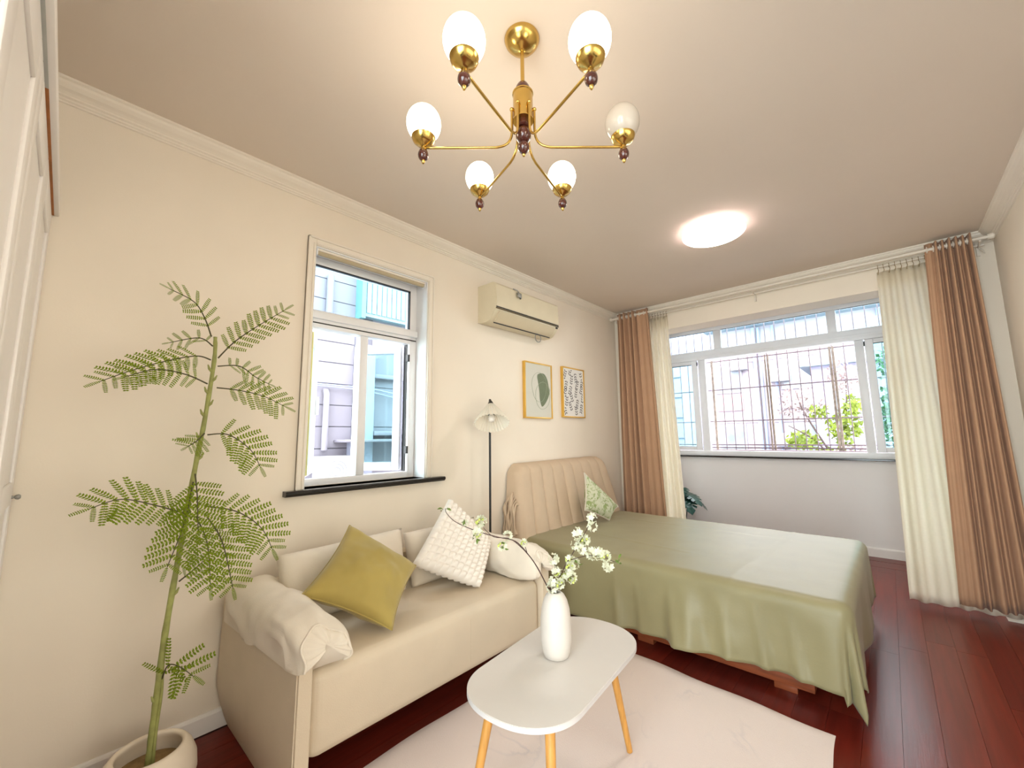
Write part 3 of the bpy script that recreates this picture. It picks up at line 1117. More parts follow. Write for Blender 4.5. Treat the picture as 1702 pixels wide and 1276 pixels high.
# ------------------------------------------------------------------ vase
vb = Vector((1.331, 1.32, TZ))
va = thing('vase', vb, 'tall white ceramic bottle vase on the coffee table', 'vase')
prof = [(0.0, 0.0005), (0.040, 0.0005), (0.046, 0.004), (0.052, 0.02), (0.0565, 0.05), (0.0585, 0.09), (0.0575, 0.13), (0.053, 0.17), (0.045, 0.20),
        (0.034, 0.219), (0.026, 0.226), (0.0215, 0.229), (0.0195, 0.227), (0.022, 0.218), (0.035, 0.20), (0.047, 0.16), (0.05, 0.06), (0.0, 0.02)]
obj('body', lathe(B(), prof, vb, 40), CERAM, va, 80)

# ------------------------------------------------------------------ blossom branches
BR = {
    'A': ([(1.323, 1.308, 0.679), (1.319, 1.293, 0.696), (1.299, 1.254, 0.776), (1.281, 1.22, 0.829), (1.255, 1.181, 0.877), (1.215, 1.133, 0.894),
           (1.179, 1.09, 0.911), (1.14, 1.043, 0.934), (1.11, 1.003, 0.961), (1.097, 0.978, 0.992), (1.101, 0.971, 1.008)],
          [[(1.27, 1.234, 0.822), (1.25, 1.224, 0.843), (1.213, 1.196, 0.877), (1.164, 1.163, 0.881), (1.136, 1.146, 0.903), (1.122, 1.144, 0.914)],
           [(1.276, 1.225, 0.826), (1.271, 1.219, 0.852), (1.273, 1.207, 0.87)]]),
    'B': ([(1.327, 1.311, 0.678), (1.328, 1.32, 0.691), (1.359, 1.346, 0.766), (1.388, 1.372, 0.826), (1.407, 1.393, 0.866), (1.427, 1.413, 0.912), (1.438, 1.428, 0.942)],
          [[(1.373, 1.354, 0.792), (1.418, 1.373, 0.809), (1.453, 1.385, 0.818), (1.498, 1.407, 0.814), (1.534, 1.423, 0.802), (1.553, 1.42, 0.812)],
           [(1.345, 1.333, 0.74), (1.35, 1.31, 0.77), (1.344, 1.298, 0.804)]]),
}
CLA = [(1.149, 1.025, 0.955, 0.6), (1.132, 1.121, 0.943, 1.0), (1.172, 1.066, 0.917, 0.9), (1.203, 1.195, 0.886, 1.0), (1.22, 1.147, 0.861, 0.9), (1.273, 1.207, 0.87, 0.8)]
CLB = [(1.438, 1.427, 0.947), (1.436, 1.431, 0.915), (1.397, 1.386, 0.891), (1.414, 1.406, 0.865), (1.399, 1.367, 0.852), (1.428, 1.369, 0.839), (1.459, 1.386, 0.826),
       (1.489, 1.385, 0.831), (1.512, 1.393, 0.826), (1.522, 1.394, 0.792), (1.344, 1.298, 0.804), (1.378, 1.357, 0.797), (1.395, 1.336, 0.776), (1.341, 1.317, 0.754),
       (1.343, 1.297, 0.725), (1.399, 1.332, 0.741), (1.33, 1.304, 0.70), (1.359, 1.313, 0.715), (1.346, 1.354, 0.735), (1.37, 1.396, 0.772)]
LVA = [(1.093, 0.965, 1.007), (1.105, 0.976, 1.007), (1.157, 1.056, 0.897), (1.225, 1.152, 0.855), (1.149, 1.026, 0.95), (1.13, 1.122, 0.922), (1.149, 1.022, 0.967),
       (1.23, 1.155, 0.868), (1.168, 1.066, 0.895)]
LVB = [(1.552, 1.418, 0.817), (1.553, 1.422, 0.799), (1.433, 1.425, 0.939), (1.412, 1.405, 0.859), (1.404, 1.37, 0.784), (1.396, 1.329, 0.743), (1.344, 1.296, 0.735)]


def flower_mesh():
    """a cluster of small five petalled flowers on a ball"""
    bm = B()
    rnd = random.Random(3)
    for k in range(9):
        d = Vector((rnd.gauss(0, 1), rnd.gauss(0, 1), rnd.gauss(0.3, 1))).normalized()
        c = d * 0.011
        a = d.orthogonal().normalized()
        b = d.cross(a)
        for q in range(5):
            th = 2 * PI * q / 5 + k
            e = a * math.cos(th) + b * math.sin(th)
            s = d.cross(e)
            v = [bm.verts.new(c), bm.verts.new(c + e * 0.005 + s * 0.0035 + d * 0.001), bm.verts.new(c + e * 0.0092 + d * 0.003),
                 bm.verts.new(c + e * 0.005 - s * 0.0035 + d * 0.001)]
            bm.faces.new(v)
    return bm


def bud_mesh():
    bm = B()
    rnd = random.Random(5)
    for k in range(7):
        d = Vector((rnd.gauss(0, 1), rnd.gauss(0, 1), rnd.gauss(0, 1))).normalized() * 0.009
        bmesh.ops.create_icosphere(bm, subdivisions=1, radius=0.0032, matrix=Matrix.Translation(d))
    return bm


def leaf_mesh(L=0.022, w=0.009):
    bm = B()
    n = 5
    ca = []
    for i in range(n + 1):
        t = i / n
        hw = w * math.sin(PI * t) ** 0.8 * 0.5 if 0 < t < 1 else 0
        z = 0.004 * math.sin(PI * t)
        ca.append((bm.verts.new((t * L, hw, z)), bm.verts.new((t * L, 0, z - 0.0012)), bm.verts.new((t * L, -hw, z))))
    for a, b in zip(ca[:-1], ca[1:]):
        bm.faces.new((a[0], a[1], b[1], b[0]))
        bm.faces.new((a[1], a[2], b[2], b[1]))
    bmesh.ops.remove_doubles(bm, verts=bm.verts, dist=1e-6)
    return bm


FLM = mesh_of(flower_mesh(), 'blossom', PETAL)
BUM = mesh_of(bud_mesh(), 'bud', BUD, 180)
LFM = mesh_of(leaf_mesh(), 'leaf', GREENL, 180)
for key, lab, cl, lv, budf in (('A', 'long blossom branch from the vase arching over the sofa cushions', CLA, LVA, 0.9),
                               ('B', 'forked branch with dense white blossom leaning from the vase toward the bed', CLB, LVB, 0.45)):
    main, subs = BR[key]
    br = thing('blossom_branch', (vb.x, vb.y, vb.z + 0.02), lab, 'branch')
    bm = B()
    p0 = Vector(main[0])
    foot = Vector((vb.x + (0.012 if key == 'A' else -0.012), vb.y + (0.02 if key == 'A' else -0.015), vb.z + 0.03))
    mp = smooth_path([foot, p0] + main[1:], 5)
    tube(bm, mp, [0.0026 - 0.0016 * i / len(mp) for i in range(len(mp))], 6)
    st = obj('twig', bm, TWIG, br, 180)
    for s in subs:
        sp = smooth_path(s, 5)
        obj('side_twig', tube(B(), sp, [0.0016 - 0.0009 * i / len(sp) for i in range(len(sp))], 6), TWIG, st, 180)
    for c in cl:
        sc = (c[3] if len(c) > 3 else 1.0) * random.uniform(1.25, 1.65)
        M = Matrix.Translation(Vector(c[:3])) @ Matrix.Rotation(random.uniform(0, 6), 4, (random.random(), random.random(), 1)) @ Matrix.Scale(sc, 4)
        o = inst('blossom', FLM, br, M)
        if random.random() < budf:
            o2 = bpy.data.objects.new('bud', BUM)
            COL.objects.link(o2)
            o2.parent = o
            o2.matrix_local = Matrix.Translation((0, 0, -0.004))
    for c in lv:
        for q in range(2):
            d = Vector((random.gauss(0, 1), random.gauss(0, 1), random.gauss(0, 0.8)))
            inst('leaf', LFM, br, basis(c, d, None, 1, 1, 1))

# ================================================================== SOFT THINGS
bm = B()
cushion(bm, (0.20, 0.705, 0.735), (0.20, 1.365, 0.750), (0.315, 1.335, 0.445), (0.325, 0.705, 0.452), 0.18, 26, 0.02, 0.42, wr=0.014, seed=2)
obj('back_cushion', bm, CREAM, None, 180, label='cream back cushion of the sofa under the window, behind the olive pillow', cat='cushion', group='sofa back cushions')
bm = B()
cushion(bm, (0.20, 1.375, 0.720), (0.20, 1.925, 0.730), (0.315, 1.905, 0.445), (0.325, 1.36, 0.447), 0.18, 26, 0.02, 0.42, wr=0.014, seed=5)
obj('back_cushion', bm, CREAM, None, 180, label='cream back cushion of the sofa, behind the white bubble pillow', cat='cushion', group='sofa back cushions')


def arm_pillow(side):
    """soft pillow folded over an arm like a saddle, solid on the seat side"""
    bm = B()
    yc = 0.655 if side < 0 else 1.925
    nx = 34
    x0, x1 = 0.10, 0.800
    # outer skin (distance inwards from the arm face, z): outer hem -> over the top -> foot on the seat
    sec = [(-0.072, 0.470), (-0.078, 0.53), (-0.068, 0.592), (-0.034, 0.635), (0.012, 0.646), (0.058, 0.632), (0.100, 0.598), (0.128, 0.548), (0.130, 0.498), (0.108, 0.463)]
    back = [(0.060, 0.458), (0.006, 0.458), (0.004, 0.52), (0.0, 0.575), (-0.03, 0.590), (-0.058, 0.575), (-0.064, 0.52), (-0.064, 0.478)]
    sp = [Vector((a, b, 0)) for a, b in sec]
    sp = smooth_path(sp, 4)
    nt = len(sp) - 1
    loop = sp + [Vector((a, b, 0)) for a, b in back]

    def P(s, i):
        q = loop[i]
        y, z = q.x, q.y
        outer = i <= nt
        t = i / nt if outer else None
        if y < 0:
            y -= 0.048 * (1 - s) * min(1.0, -y / 0.05)
        x = x0 + (x1 - x0) * s
        endf = min(1.0, min(s / 0.10, (1 - s) / 0.13)) ** 0.5
        if outer:
            nn = noise.noise(Vector((s * 4.5, t * 4.0, 3.1 * side)))
            n2 = noise.noise(Vector((s * 13, t * 8.0, 9.1 * side)))
            amp = (0.014 * nn + 0.007 * n2) * endf
            amp += 0.007 * math.sin(t * 26 + s * 9) * max(0, s - 0.5) * 1.6
            cy_, cz_ = 0.02, 0.53
            d = Vector((y - cy_, z - cz_, 0)).normalized()
            pull = 0.040 * (1 - endf)
            y += d.x * (amp - pull * 0.6)
            z += d.y * (amp - pull)
            # flaps: the hems swing forward, the fold in between stays back
            x += 0.035 * math.cos(2 * PI * t * 1.15) * max(0, s - 0.55) / 0.45
            if t < 0.3:
                z += (0.3 - t) * 0.30 * (0.5 + 0.5 * math.sin(s * 8.5 + 1.2)) * (0.25 if s > 0.86 else 1.0)
            z = max(z, 0.458 if y > 0.0 else 0.42)
        else:
            x -= 0.05 * max(0, s - 0.85) / 0.15
        return Vector((x, yc + (-side) * y, z))
    n = len(loop)
    rings = [[bm.verts.new(P(k / nx, i)) for i in range(n)] for k in range(nx + 1)]
    for a, b in zip(rings[:-1], rings[1:]):
        for i in range(n):
            bm.faces.new((a[i], a[(i + 1) % n], b[(i + 1) % n], b[i]))
    # puckered ends
    for ring, sg in ((rings[0], -1), (rings[-1], 1)):
        m = len(ring)
        prev_ = ring
        for sc_, push in ((0.93, 0.004), (0.78, 0.012), (0.50, 0.016), (0.2, 0.012)):
            mids = []
            for i in range(m):
                x_ = ring[i].co.x * sc_ + (x1 if sg > 0 else x0) * (1 - sc_)
                c = ring[i].co * sc_ + Vector((0, yc + (-side) * 0.040, 0.545)) * (1 - sc_)
                c.x = x_ + sg * push + 0.006 * math.sin(i * 1.9) * sc_
                mids.append(bm.verts.new(c))
            for i in range(m):
                bm.faces.new((prev_[i], prev_[(i + 1) % m], mids[(i + 1) % m], mids[i]))
            prev_ = mids
        bm.faces.new(prev_)
    lab = ('cream slipcover pillow folded over the sofa arm beside the tall plant' if side < 0 else
           'cream slipcover pillow folded over the sofa arm nearest the bed')
    o = obj('arm_pillow', bm, CREAM, None, 70, label=lab, cat='pillow')
    pts = [P(1.0, i) + Vector((0.001, 0, 0)) for i in range(nt + 1)]
    obj('hem', tube(B(), pts, 0.0045, 6), CREAM, o, 180)


arm_pillow(-1)
arm_pillow(1)

bm = B()
ed = cushion(bm, (0.335, 0.985, 0.845), (0.50, 1.262, 0.625), (0.715, 1.00, 0.468), (0.52, 0.700, 0.640), 0.17, 36, 0.09, 0.40, wr=0.034, seed=8)
oc = obj('throw_pillow', bm, OLIVE, None, 180, label='square olive green velvet throw pillow on the sofa', cat='pillow')
obj('edge_seam', tube(B(), ed, 0.003, 6, closed=True), OLIVE, oc, 180)


def bubbles(u, v):
    m = 11
    a = abs(math.sin(PI * u * m)) * abs(math.sin(PI * v * m))
    e = min(u, 1 - u, v, 1 - v)
    return 0.022 * a ** 0.6 * min(1, e / 0.02)


bm = B()
cushion(bm, (0.320, 1.612, 0.895), (0.40, 1.880, 0.600), (0.620, 1.590, 0.462), (0.43, 1.285, 0.610), 0.12, 88, 0.02, 0.40, bump=bubbles, front_only_bump=False)
obj('throw_pillow', bm, WHITEF, None, 180, label='white bubble textured plush throw pillow on the sofa', cat='pillow')

bm = B()
ed = cushion(bm, (0.300, 3.150, 0.940), (0.360, 3.05, 0.638), (0.40, 3.38, 0.512), (0.375, 3.60, 0.60), 0.13, 22, 0.10, 0.45, wr=0.01, seed=4)
fc = obj('throw_pillow', bm, FLORAL, None, 180, label='green leafy print throw pillow with cream piping on the bed', cat='pillow')
obj('piping', tube(B(), ed, 0.006, 6, closed=True), CREAM, fc, 180, label='cream piping')

# ================================================================== CURTAINS
rod = thing('curtain_rod', (1.5, 4.30, 2.6), 'cream double curtain rod under the beam moulding with wall brackets', 'curtain rod')
obj('front_rod', tube(B(), [(0.045, 4.27, 2.622), (W - 0.045, 4.27, 2.622)], 0.0125, 14), RODM, rod, 60)
obj('rear_rod', tube(B(), [(0.05, 4.356, 2.600), (W - 0.05, 4.356, 2.600)], 0.009, 12), RODM, rod, 60)
for x, s in ((0.045, -1), (W - 0.045, 1)):
    obj('finial', tube(B(), [(x, 4.27, 2.622), (x + s * 0.03, 4.27, 2.622), (x + s * 0.036, 4.27, 2.622)], [0.02, 0.02, 0.014], 16), RODM, rod, 40)
for x in (0.09, 1.50, 2.93):
    bm = B()
    box(bm, x - 0.008, x + 0.008, 4.386, 4.40, 2.53, 2.64)
    tube(bm, [(x, 4.39, 2.60), (x, 4.356, 2.585), (x, 4.27, 2.605)], 0.006, 8)
    tube(bm, [(x, 4.356, 2.588), (x + 0.015, 4.33, 2.55), (x + 0.02, 4.325, 2.525)], 0.004, 8)
    obj('bracket', bm, RODM, rod, 50)


def drape(name, m, top, bot, z1, z0, yc, npl, amp, label, kind, flat=None, nrow=40, phase=0.0, thick=0.0016, group=None, top_amp=1.0):
    n = npl * 14
    rnd = random.Random(sum(map(ord, label)) % 1000)
    ph = [rnd.uniform(-0.35, 0.35) for _ in range(npl + 2)]

    def P(u, v):
        # u across, v 0 top .. 1 bottom
        x = (top[0] + (top[1] - top[0]) * u) * (1 - v) + (bot[0] + (bot[1] - bot[0]) * u) * v
        z = z1 + (z0 - z1) * v
        a = amp * (top_amp + (1 - top_amp) * min(1, v * 6))
        uu = u
        if flat:
            f0, f1 = flat  # part of the width that stays nearly flat
            if f0 <= u <= f1:
                e = min(u - f0, f1 - u) / max(1e-4, (f1 - f0))
                a *= max(0.12, 1 - e * 6)
        k = int(uu * npl)
        w = math.sin(2 * PI * (uu * npl) + phase + ph[k] * 0.0)
        w = math.copysign(abs(w) ** 0.75, w)
        y = yc + a * w * (0.85 + 0.3 * math.sin(k * 2.3 + v * 2)) + 0.008 * noise.noise(Vector((u * 6, v * 3, amp * 90)))
        x += 0.010 * v * math.sin(uu * npl * 2 * PI * 0.5 + 1.3) * (1 - abs(2 * u - 1))
        return Vector((x, y, z))
    bm = B()
    grid(bm, n, nrow, P)
    o = obj(name, bm, m, None, 180, label=label, cat='curtain', group=group)
    md = o.modifiers.new('thickness', 'SOLIDIFY')
    md.thickness = thick
    md.offset = 0
    return o


cl = drape('curtain', CURT, (0.105, 0.478), (0.085, 0.575), 2.668, 0.085, 4.27, 7, 0.040,
           'tan brown eyelet curtain hanging in the corner by the headboard', 'brown', flat=(0.62, 1.0))
cr_ = drape('curtain', CURT, (2.655, 2.892), (2.575, 2.94), 2.668, 0.085, 4.27, 7, 0.040,
            'tan brown eyelet curtain hanging beside the bare right wall', 'brown', flat=(0.0, 0.22))
sl = drape('sheer_curtain', SHEER, (0.45, 0.655), (0.50, 0.735), 2.565, 0.045, 4.356, 4, 0.024,
           'cream sheer curtain next to the corner curtain by the headboard', 'sheer', top_amp=0.5)
sr = drape('sheer_curtain', SHEER, (2.375, 2.80), (2.325, 2.96), 2.555, 0.035, 4.356, 6, 0.026,
           'cream sheer curtain falling to the floor on the bare right wall side', 'sheer', top_amp=0.5)
for cu, xs in ((cl, [0.12 + k * 0.052 for k in range(7)]), (cr_, [2.665 + k * 0.034 for k in range(7)])):
    for x in xs:
        obj('eyelet', tube(B(), [(x, 4.27 + 0.021 * math.cos(a), 2.622 + 0.021 * math.sin(a)) for a in [2 * PI * k / 18 for k in range(18)]], 0.004, 6, closed=True),
            RODM, cu, 180)
for cu, a, b, n in ((sl, 0.46, 0.65, 7), (sr, 2.385, 2.79, 13)):
    for k in range(n):
        x = a + (b - a) * k / (n - 1)
        bm = B()
        tube(bm, [(x, 4.356 + 0.014 * math.cos(t), 2.600 + 0.014 * math.sin(t)) for t in [2 * PI * q / 14 for q in range(14)]], 0.002, 6, closed=True)
        tube(bm, [(x, 4.356, 2.587), (x + 0.004, 4.34, 2.565), (x - 0.003, 4.356, 2.535)], 0.002, 6)
        obj('hook', bm, mat('hook_brass', (0.35, 0.25, 0.12), 0.4, metal=0.6), cu, 180)

# ================================================================== LAMPS
CX, CY = 1.481, 1.0
ch = thing('chandelier', (CX, CY, 2.235), 'six arm brass chandelier with opal globes hanging from the ceiling', 'chandelier')
c0 = (CX, CY, 0)
obj('canopy', lathe(B(), [(0.0, 2.6995), (0.062, 2.6995), (0.064, 2.694), (0.060, 2.683), (0.048, 2.668), (0.030, 2.656), (0.014, 2.650), (0.009, 2.647), (0.0, 2.646)], c0, 36), BRASS, ch, 60)
obj('stem', tube(B(), [(CX, CY, 2.650), (CX, CY, 2.50)], 0.0072, 14), BRASS, ch, 60)
obj('bead', lathe(B(), [(0.0, 2.521), (0.010, 2.520), (0.019, 2.513), (0.0245, 2.502), (0.026, 2.490), (0.0255, 2.480), (0.0, 2.480)], c0, 28), DKWOOD, ch, 60)
obj('body', lathe(B(), [(0.0, 2.482), (0.034, 2.482), (0.0375, 2.478), (0.0375, 2.474), (0.035, 2.472), (0.035, 2.378), (0.037, 2.374), (0.037, 2.370), (0.0, 2.369)], c0, 36), BRASS, ch, 40)
obj('neck', lathe(B(), [(0.0, 2.371), (0.021, 2.370), (0.021, 2.352), (0.017, 2.349), (0.020, 2.345), (0.0, 2.343)], c0, 24), DKWOOD, ch, 50)
obj('bead', lathe(B(), [(0.0, 2.345), (0.014, 2.343), (0.0235, 2.334), (0.0275, 2.320), (0.0265, 2.306), (0.019, 2.294), (0.010, 2.289), (0.0, 2.288)], c0, 28), DKWOOD, ch, 70)
obj('bead', lathe(B(), [(0.0, 2.290), (0.010, 2.289), (0.018, 2.283), (0.0215, 2.272), (0.0195, 2.261), (0.012, 2.251), (0.006, 2.247), (0.0, 2.246)], c0, 28), DKWOOD, ch, 70)
obj('tip', lathe(B(), [(0.0, 2.247), (0.005, 2.246), (0.006, 2.242), (0.004, 2.236), (0.0, 2.235)], c0, 14), BRASS, ch, 70)
for k in range(6):
    a = R(-77 + 60 * k)
    d = Vector((math.cos(a), math.sin(a), 0))
    o3 = Vector(c0)

    def pt(r, z):
        return o3 + d * r + Vector((0, 0, z))
    path = smooth_path([pt(0.040, 2.415), pt(0.040, 2.38), pt(0.040, 2.335), pt(0.044, 2.306), pt(0.058, 2.284), pt(0.085, 2.272), pt(0.13, 2.2695), pt(0.35, 2.2695)], 5)
    bm = tube(B(), path, 0.0045, 10)
    bmesh.ops.create_uvsphere(bm, u_segments=12, v_segments=8, radius=0.0075, matrix=Matrix.Translation(pt(0.040, 2.416)))
    ar = obj('arm', bm, BRASS, ch, 180)
    gc = pt(0.35, 0)
    obj('cup', lathe(B(), [(0.0, 2.274), (0.008, 2.274), (0.012, 2.279), (0.026, 2.285), (0.036, 2.294), (0.0405, 2.305), (0.0415, 2.309), (0.039, 2.310), (0.0, 2.300)], gc, 28), BRASS, ar, 60)
    obj('finial', lathe(B(), [(0.0, 2.2655), (0.006, 2.265), (0.013, 2.260), (0.0175, 2.250), (0.0185, 2.241), (0.016, 2.231), (0.010, 2.224), (0.005, 2.221), (0.0, 2.220)], gc, 22), DKWOOD, ar, 70)
    obj('finial_tip', lathe(B(), [(0.0, 2.222), (0.0065, 2.221), (0.006, 2.216), (0.003, 2.210), (0.0, 2.209)], gc, 12), BRASS, ar, 70)
    obj('collar', lathe(B(), [(0.0, 2.277), (0.0075, 2.277), (0.0075, 2.262), (0.0, 2.262)], gc, 14), BRASS, ar, 50)
    gm = GLOBE_OFF if k == 2 else GLOBE_ON
    gp = []
    for q in range(25):
        t = q / 24 * PI
        z = 2.362 - 0.0645 * math.cos(t)
        gp.append((0.0595 * math.sin(t), z))
    g = obj('globe', lathe(B(), gp, gc, 32), gm, ar, 180)
    if k == 2:
        g['label'] = 'unlit opal globe'

cl_ = thing('ceiling_light', (1.552, 2.955, 2.70), 'round flush white ceiling light glowing over the bed', 'ceiling light')
lc = (1.552, 2.955, 0)
obj('base', lathe(B(), [(0.0, 2.6995), (0.19, 2.6995), (0.195, 2.690), (0.195, 2.676), (0.180, 2.672), (0.0, 2.672)], lc, 56), LAMPRIM, cl_, 40)
obj('rim', lathe(B(), [(0.178, 2.672), (0.198, 2.671), (0.201, 2.664), (0.199, 2.655), (0.190, 2.652), (0.187, 2.656)], lc, 56), LAMPRIM, cl_, 60)
obj('diffuser', lathe(B(), [(0.187, 2.668), (0.1885, 2.655), (0.186, 2.648), (0.15, 2.643), (0.0, 2.640)], lc, 56), DIFFUSER, cl_, 60)

# floor lamp
LX, LY = 0.125, 2.155
fl_ = thing('floor_lamp', (LX, LY, 0), 'slim black floor lamp with a pleated cream shade between sofa and bed', 'lamp')
obj('base', lathe(B(), [(0.0, 0.0), (0.105, 0.0), (0.11, 0.006), (0.105, 0.014), (0.02, 0.022), (0.0, 0.022)], (LX, LY, 0), 32), BLACKM, fl_, 40)
obj('pole', tube(B(), smooth_path([(LX, LY, 0.02), (LX, LY, 0.7), (LX, LY, 1.40), (LX + 0.006, LY - 0.006, 1.49), (LX + 0.045, LY - 0.043, 1.530), (LX + 0.085, LY - 0.080, 1.532), (LX + 0.104, LY - 0.094, 1.518)], 6), 0.0085, 12), BLACKM, fl_, 60)
apex = Vector((LX + 0.107, LY - 0.096, 1.512))
axis = Vector((0.44, -0.36, -1)).normalized()     # opening direction
MS = axis.to_track_quat('Z', 'Y').to_matrix()
bm = B()
npl, L = 30, 0.165
rings = []
for j in range(11):
    t = j / 10
    r0 = 0.016 + 0.104 * (t ** 0.85)
    ring = []
    for k in range(npl * 2):
        rr = r0 * (1 + (0.055 if k % 2 else -0.055))
        th = 2 * PI * k / (npl * 2)
        ring.append(bm.verts.new(apex + MS @ Vector((rr * math.cos(th), rr * math.sin(th), 0.012 + L * t))))
    rings.append(ring)
for a, b in zip(rings[:-1], rings[1:]):
    for k in range(npl * 2):
        bm.faces.new((a[k], a[(k + 1) % (npl * 2)], b[(k + 1) % (npl * 2)], b[k]))
obj('shade', bm, SHADE, fl_)
obj('cap', lathe(B(), [(0.0, -0.014), (0.010, -0.012), (0.018, 0.004), (0.024, 0.022), (0.0, 0.024)], apex, 20, MS.to_4x4()), BLACKM, fl_, 50)
obj('socket', lathe(B(), [(0.0, 0.02), (0.022, 0.02), (0.030, 0.045), (0.036, 0.078), (0.036, 0.092), (0.0, 0.092)], apex, 20, MS.to_4x4()), BLACKM, fl_, 40)
obj('bulb', lathe(B(), [(0.0, 0.09), (0.013, 0.09), (0.015, 0.105), (0.024, 0.125), (0.025, 0.14), (0.017, 0.156), (0.0, 0.162)], apex, 20, MS.to_4x4()), BULB, fl_, 180)

# ================================================================== WALL THINGS
ac = thing('air_conditioner', (0.10, 2.555, 2.12), 'old cream split air conditioner mounted high on the left wall', 'air conditioner')
AY0, AY1 = 2.15, 2.96
pr = [(0.001, 2.165), (0.001, 2.462), (0.165, 2.462), (0.185, 2.456), (0.196, 2.440), (0.203, 2.30), (0.203, 2.262), (0.196, 2.240), (0.160, 2.190), (0.130, 2.165), (0.090, 2.155), (0.03, 2.155)]
bm = prism(B(), pr, 1, AY0, AY1)
obj('body', bm, ACM, ac, 35)
fp = obj('front_panel', prism(B(), [(0.165, 2.455), (0.184, 2.458), (0.199, 2.440), (0.207, 2.30), (0.207, 2.266), (0.200, 2.268)], 1, AY0 + 0.006, AY1 - 0.006), ACM, ac, 35)
bxo('gap_strip', (0.196, 0.2045, AY0 + 0.004, AY1 - 0.004, 2.256, 2.264), BLACKM, ac, label='dark strip under the front panel')
bxo('gap_strip', (0.196, 0.2075, AY0 + 0.004, AY1 - 0.004, 2.246, 2.252), mat('strip_brown', (0.12, 0.08, 0.03), 0.5), ac)
lv = prism(B(), [(0.199, 2.236), (0.204, 2.232), (0.170, 2.183), (0.137, 2.158), (0.134, 2.163)], 1, AY0 + 0.045, AY1 - 0.05)
obj('louver', lv, ACD, ac, 35)
bxo('louver_gap', (0.128, 0.136, AY0 + 0.045, AY1 - 0.05, 2.150, 2.157), BLACKM, ac)
bxo('receiver', (0.196, 0.204, AY1 - 0.040, AY1 - 0.018, 2.228, 2.241), BLACKM, ac)
loop = [(0.12, AY1 - 0.20 + 0.04 * math.cos(t), 2.128 + 0.037 * math.sin(t)) for t in [R(100) + R(310) * k / 20 for k in range(21)]]
obj('drain_loop', tube(B(), loop, 0.0035, 8), GREYM, ac, 180, label='grey wire loop')
clp = thing('clip', (0.21, 2.40, 2.41), 'small grey metal clip hanging on the air conditioner front', 'clip')
bm = B()
tube(bm, [(0.195, 2.355, 2.452), (0.212, 2.385, 2.442), (0.216, 2.40, 2.430), (0.216, 2.415, 2.410)], 0.005, 8)
obj('wire', bm, GREYM, clp, 180)
bm = B()
box(bm, 0.2075, 0.225, 2.385, 2.43, 2.385, 2.425, 0.006)
obj('jaw', bm, GREYM, clp, 40)
bm = B()
tube(bm, [(0.216, 2.38, 2.418), (0.218, 2.40, 2.395), (0.216, 2.425, 2.380)], 0.007, 8)
obj('lever', bm, mat('dark_grey', (0.12, 0.12, 0.10), 0.5), clp, 180)


def picture(y0, y1, z0, z1, label, paper):
    t = thing('picture_frame', (0.0, (y0 + y1) / 2, z0), label, 'picture')
    w, d = 0.012, 0.03
    for dm in ((0.001, d, y0, y0 + w, z0, z1), (0.001, d, y1 - w, y1, z0, z1), (0.001, d, y0 + w, y1 - w, z0, z0 + w), (0.001, d, y0 + w, y1 - w, z1 - w, z1)):
        bxo('frame_bar', dm, GOLDF, t, 0.0015)
    pp = bxo('print', (0.001, 0.022, y0 + w, y1 - w, z0 + w, z1 - w), paper, t)
    return t, pp


PX = 0.0222


def ink_poly(parent, name, pts, m):
    bm = B()
    prism(bm, pts, 0, PX, PX + 0.0012)
    return obj(name, bm, m, parent)


def ink_ring(parent, name, pts, m, r=0.0016):
    bm = tube(B(), [(PX + 0.0008, a, b) for a, b in pts], r, 6, closed=True)
    return obj(name, bm, m, parent, 180)


p1, pr1 = picture(2.678, 3.073, 1.425, 1.930, 'gold framed abstract print with a solid green pebble shape', PAPERG)
cy, cz = 2.92, 1.690
shape = []
raw = [(-0.055, 0.135), (-0.01, 0.15), (0.045, 0.145), (0.085, 0.10), (0.105, 0.035), (0.120, -0.005), (0.100, -0.06), (0.055, -0.12), (0.010, -0.155), (-0.010, -0.145),
       (-0.03, -0.09), (-0.035, -0.02), (-0.050, 0.06), (-0.062, 0.11)]
sp_ = smooth_path([Vector((a, b, 0)) for a, b in raw + raw[:1]], 3)[:-1]
ink_poly(pr1, 'green_shape', [(cy + p.x, cz + p.y) for p in sp_], INKG)
ink_ring(pr1, 'line_loop', [(cy - 0.035 + 0.105 * math.cos(t) * (1 + .06 * math.sin(3 * t)), cz + 0.02 + 0.135 * math.sin(t)) for t in [2 * PI * k / 40 for k in range(40)]], INKL)
ink_ring(pr1, 'line_loop', [(cy + 0.015 + 0.105 * math.cos(t), cz - 0.055 + 0.125 * math.sin(t) * (1 + .05 * math.sin(2 * t))) for t in [2 * PI * k / 40 for k in range(40)]], INKL)
p2, pr2 = picture(3.247, 3.632, 1.447, 1.948, 'gold framed print of many small charcoal leaf sprigs', PAPERW)
leafm = B()
prism(leafm, [(0.003, 0), (0.010, 0.0048), (0.021, 0.0048), (0.031, 0), (0.021, -0.0048), (0.010, -0.0048)], 2, 0, 0.0012)
LM = mesh_of(leafm, 'printed_leaf', INKK)
rnd = random.Random(11)
nl = 0
spots = []
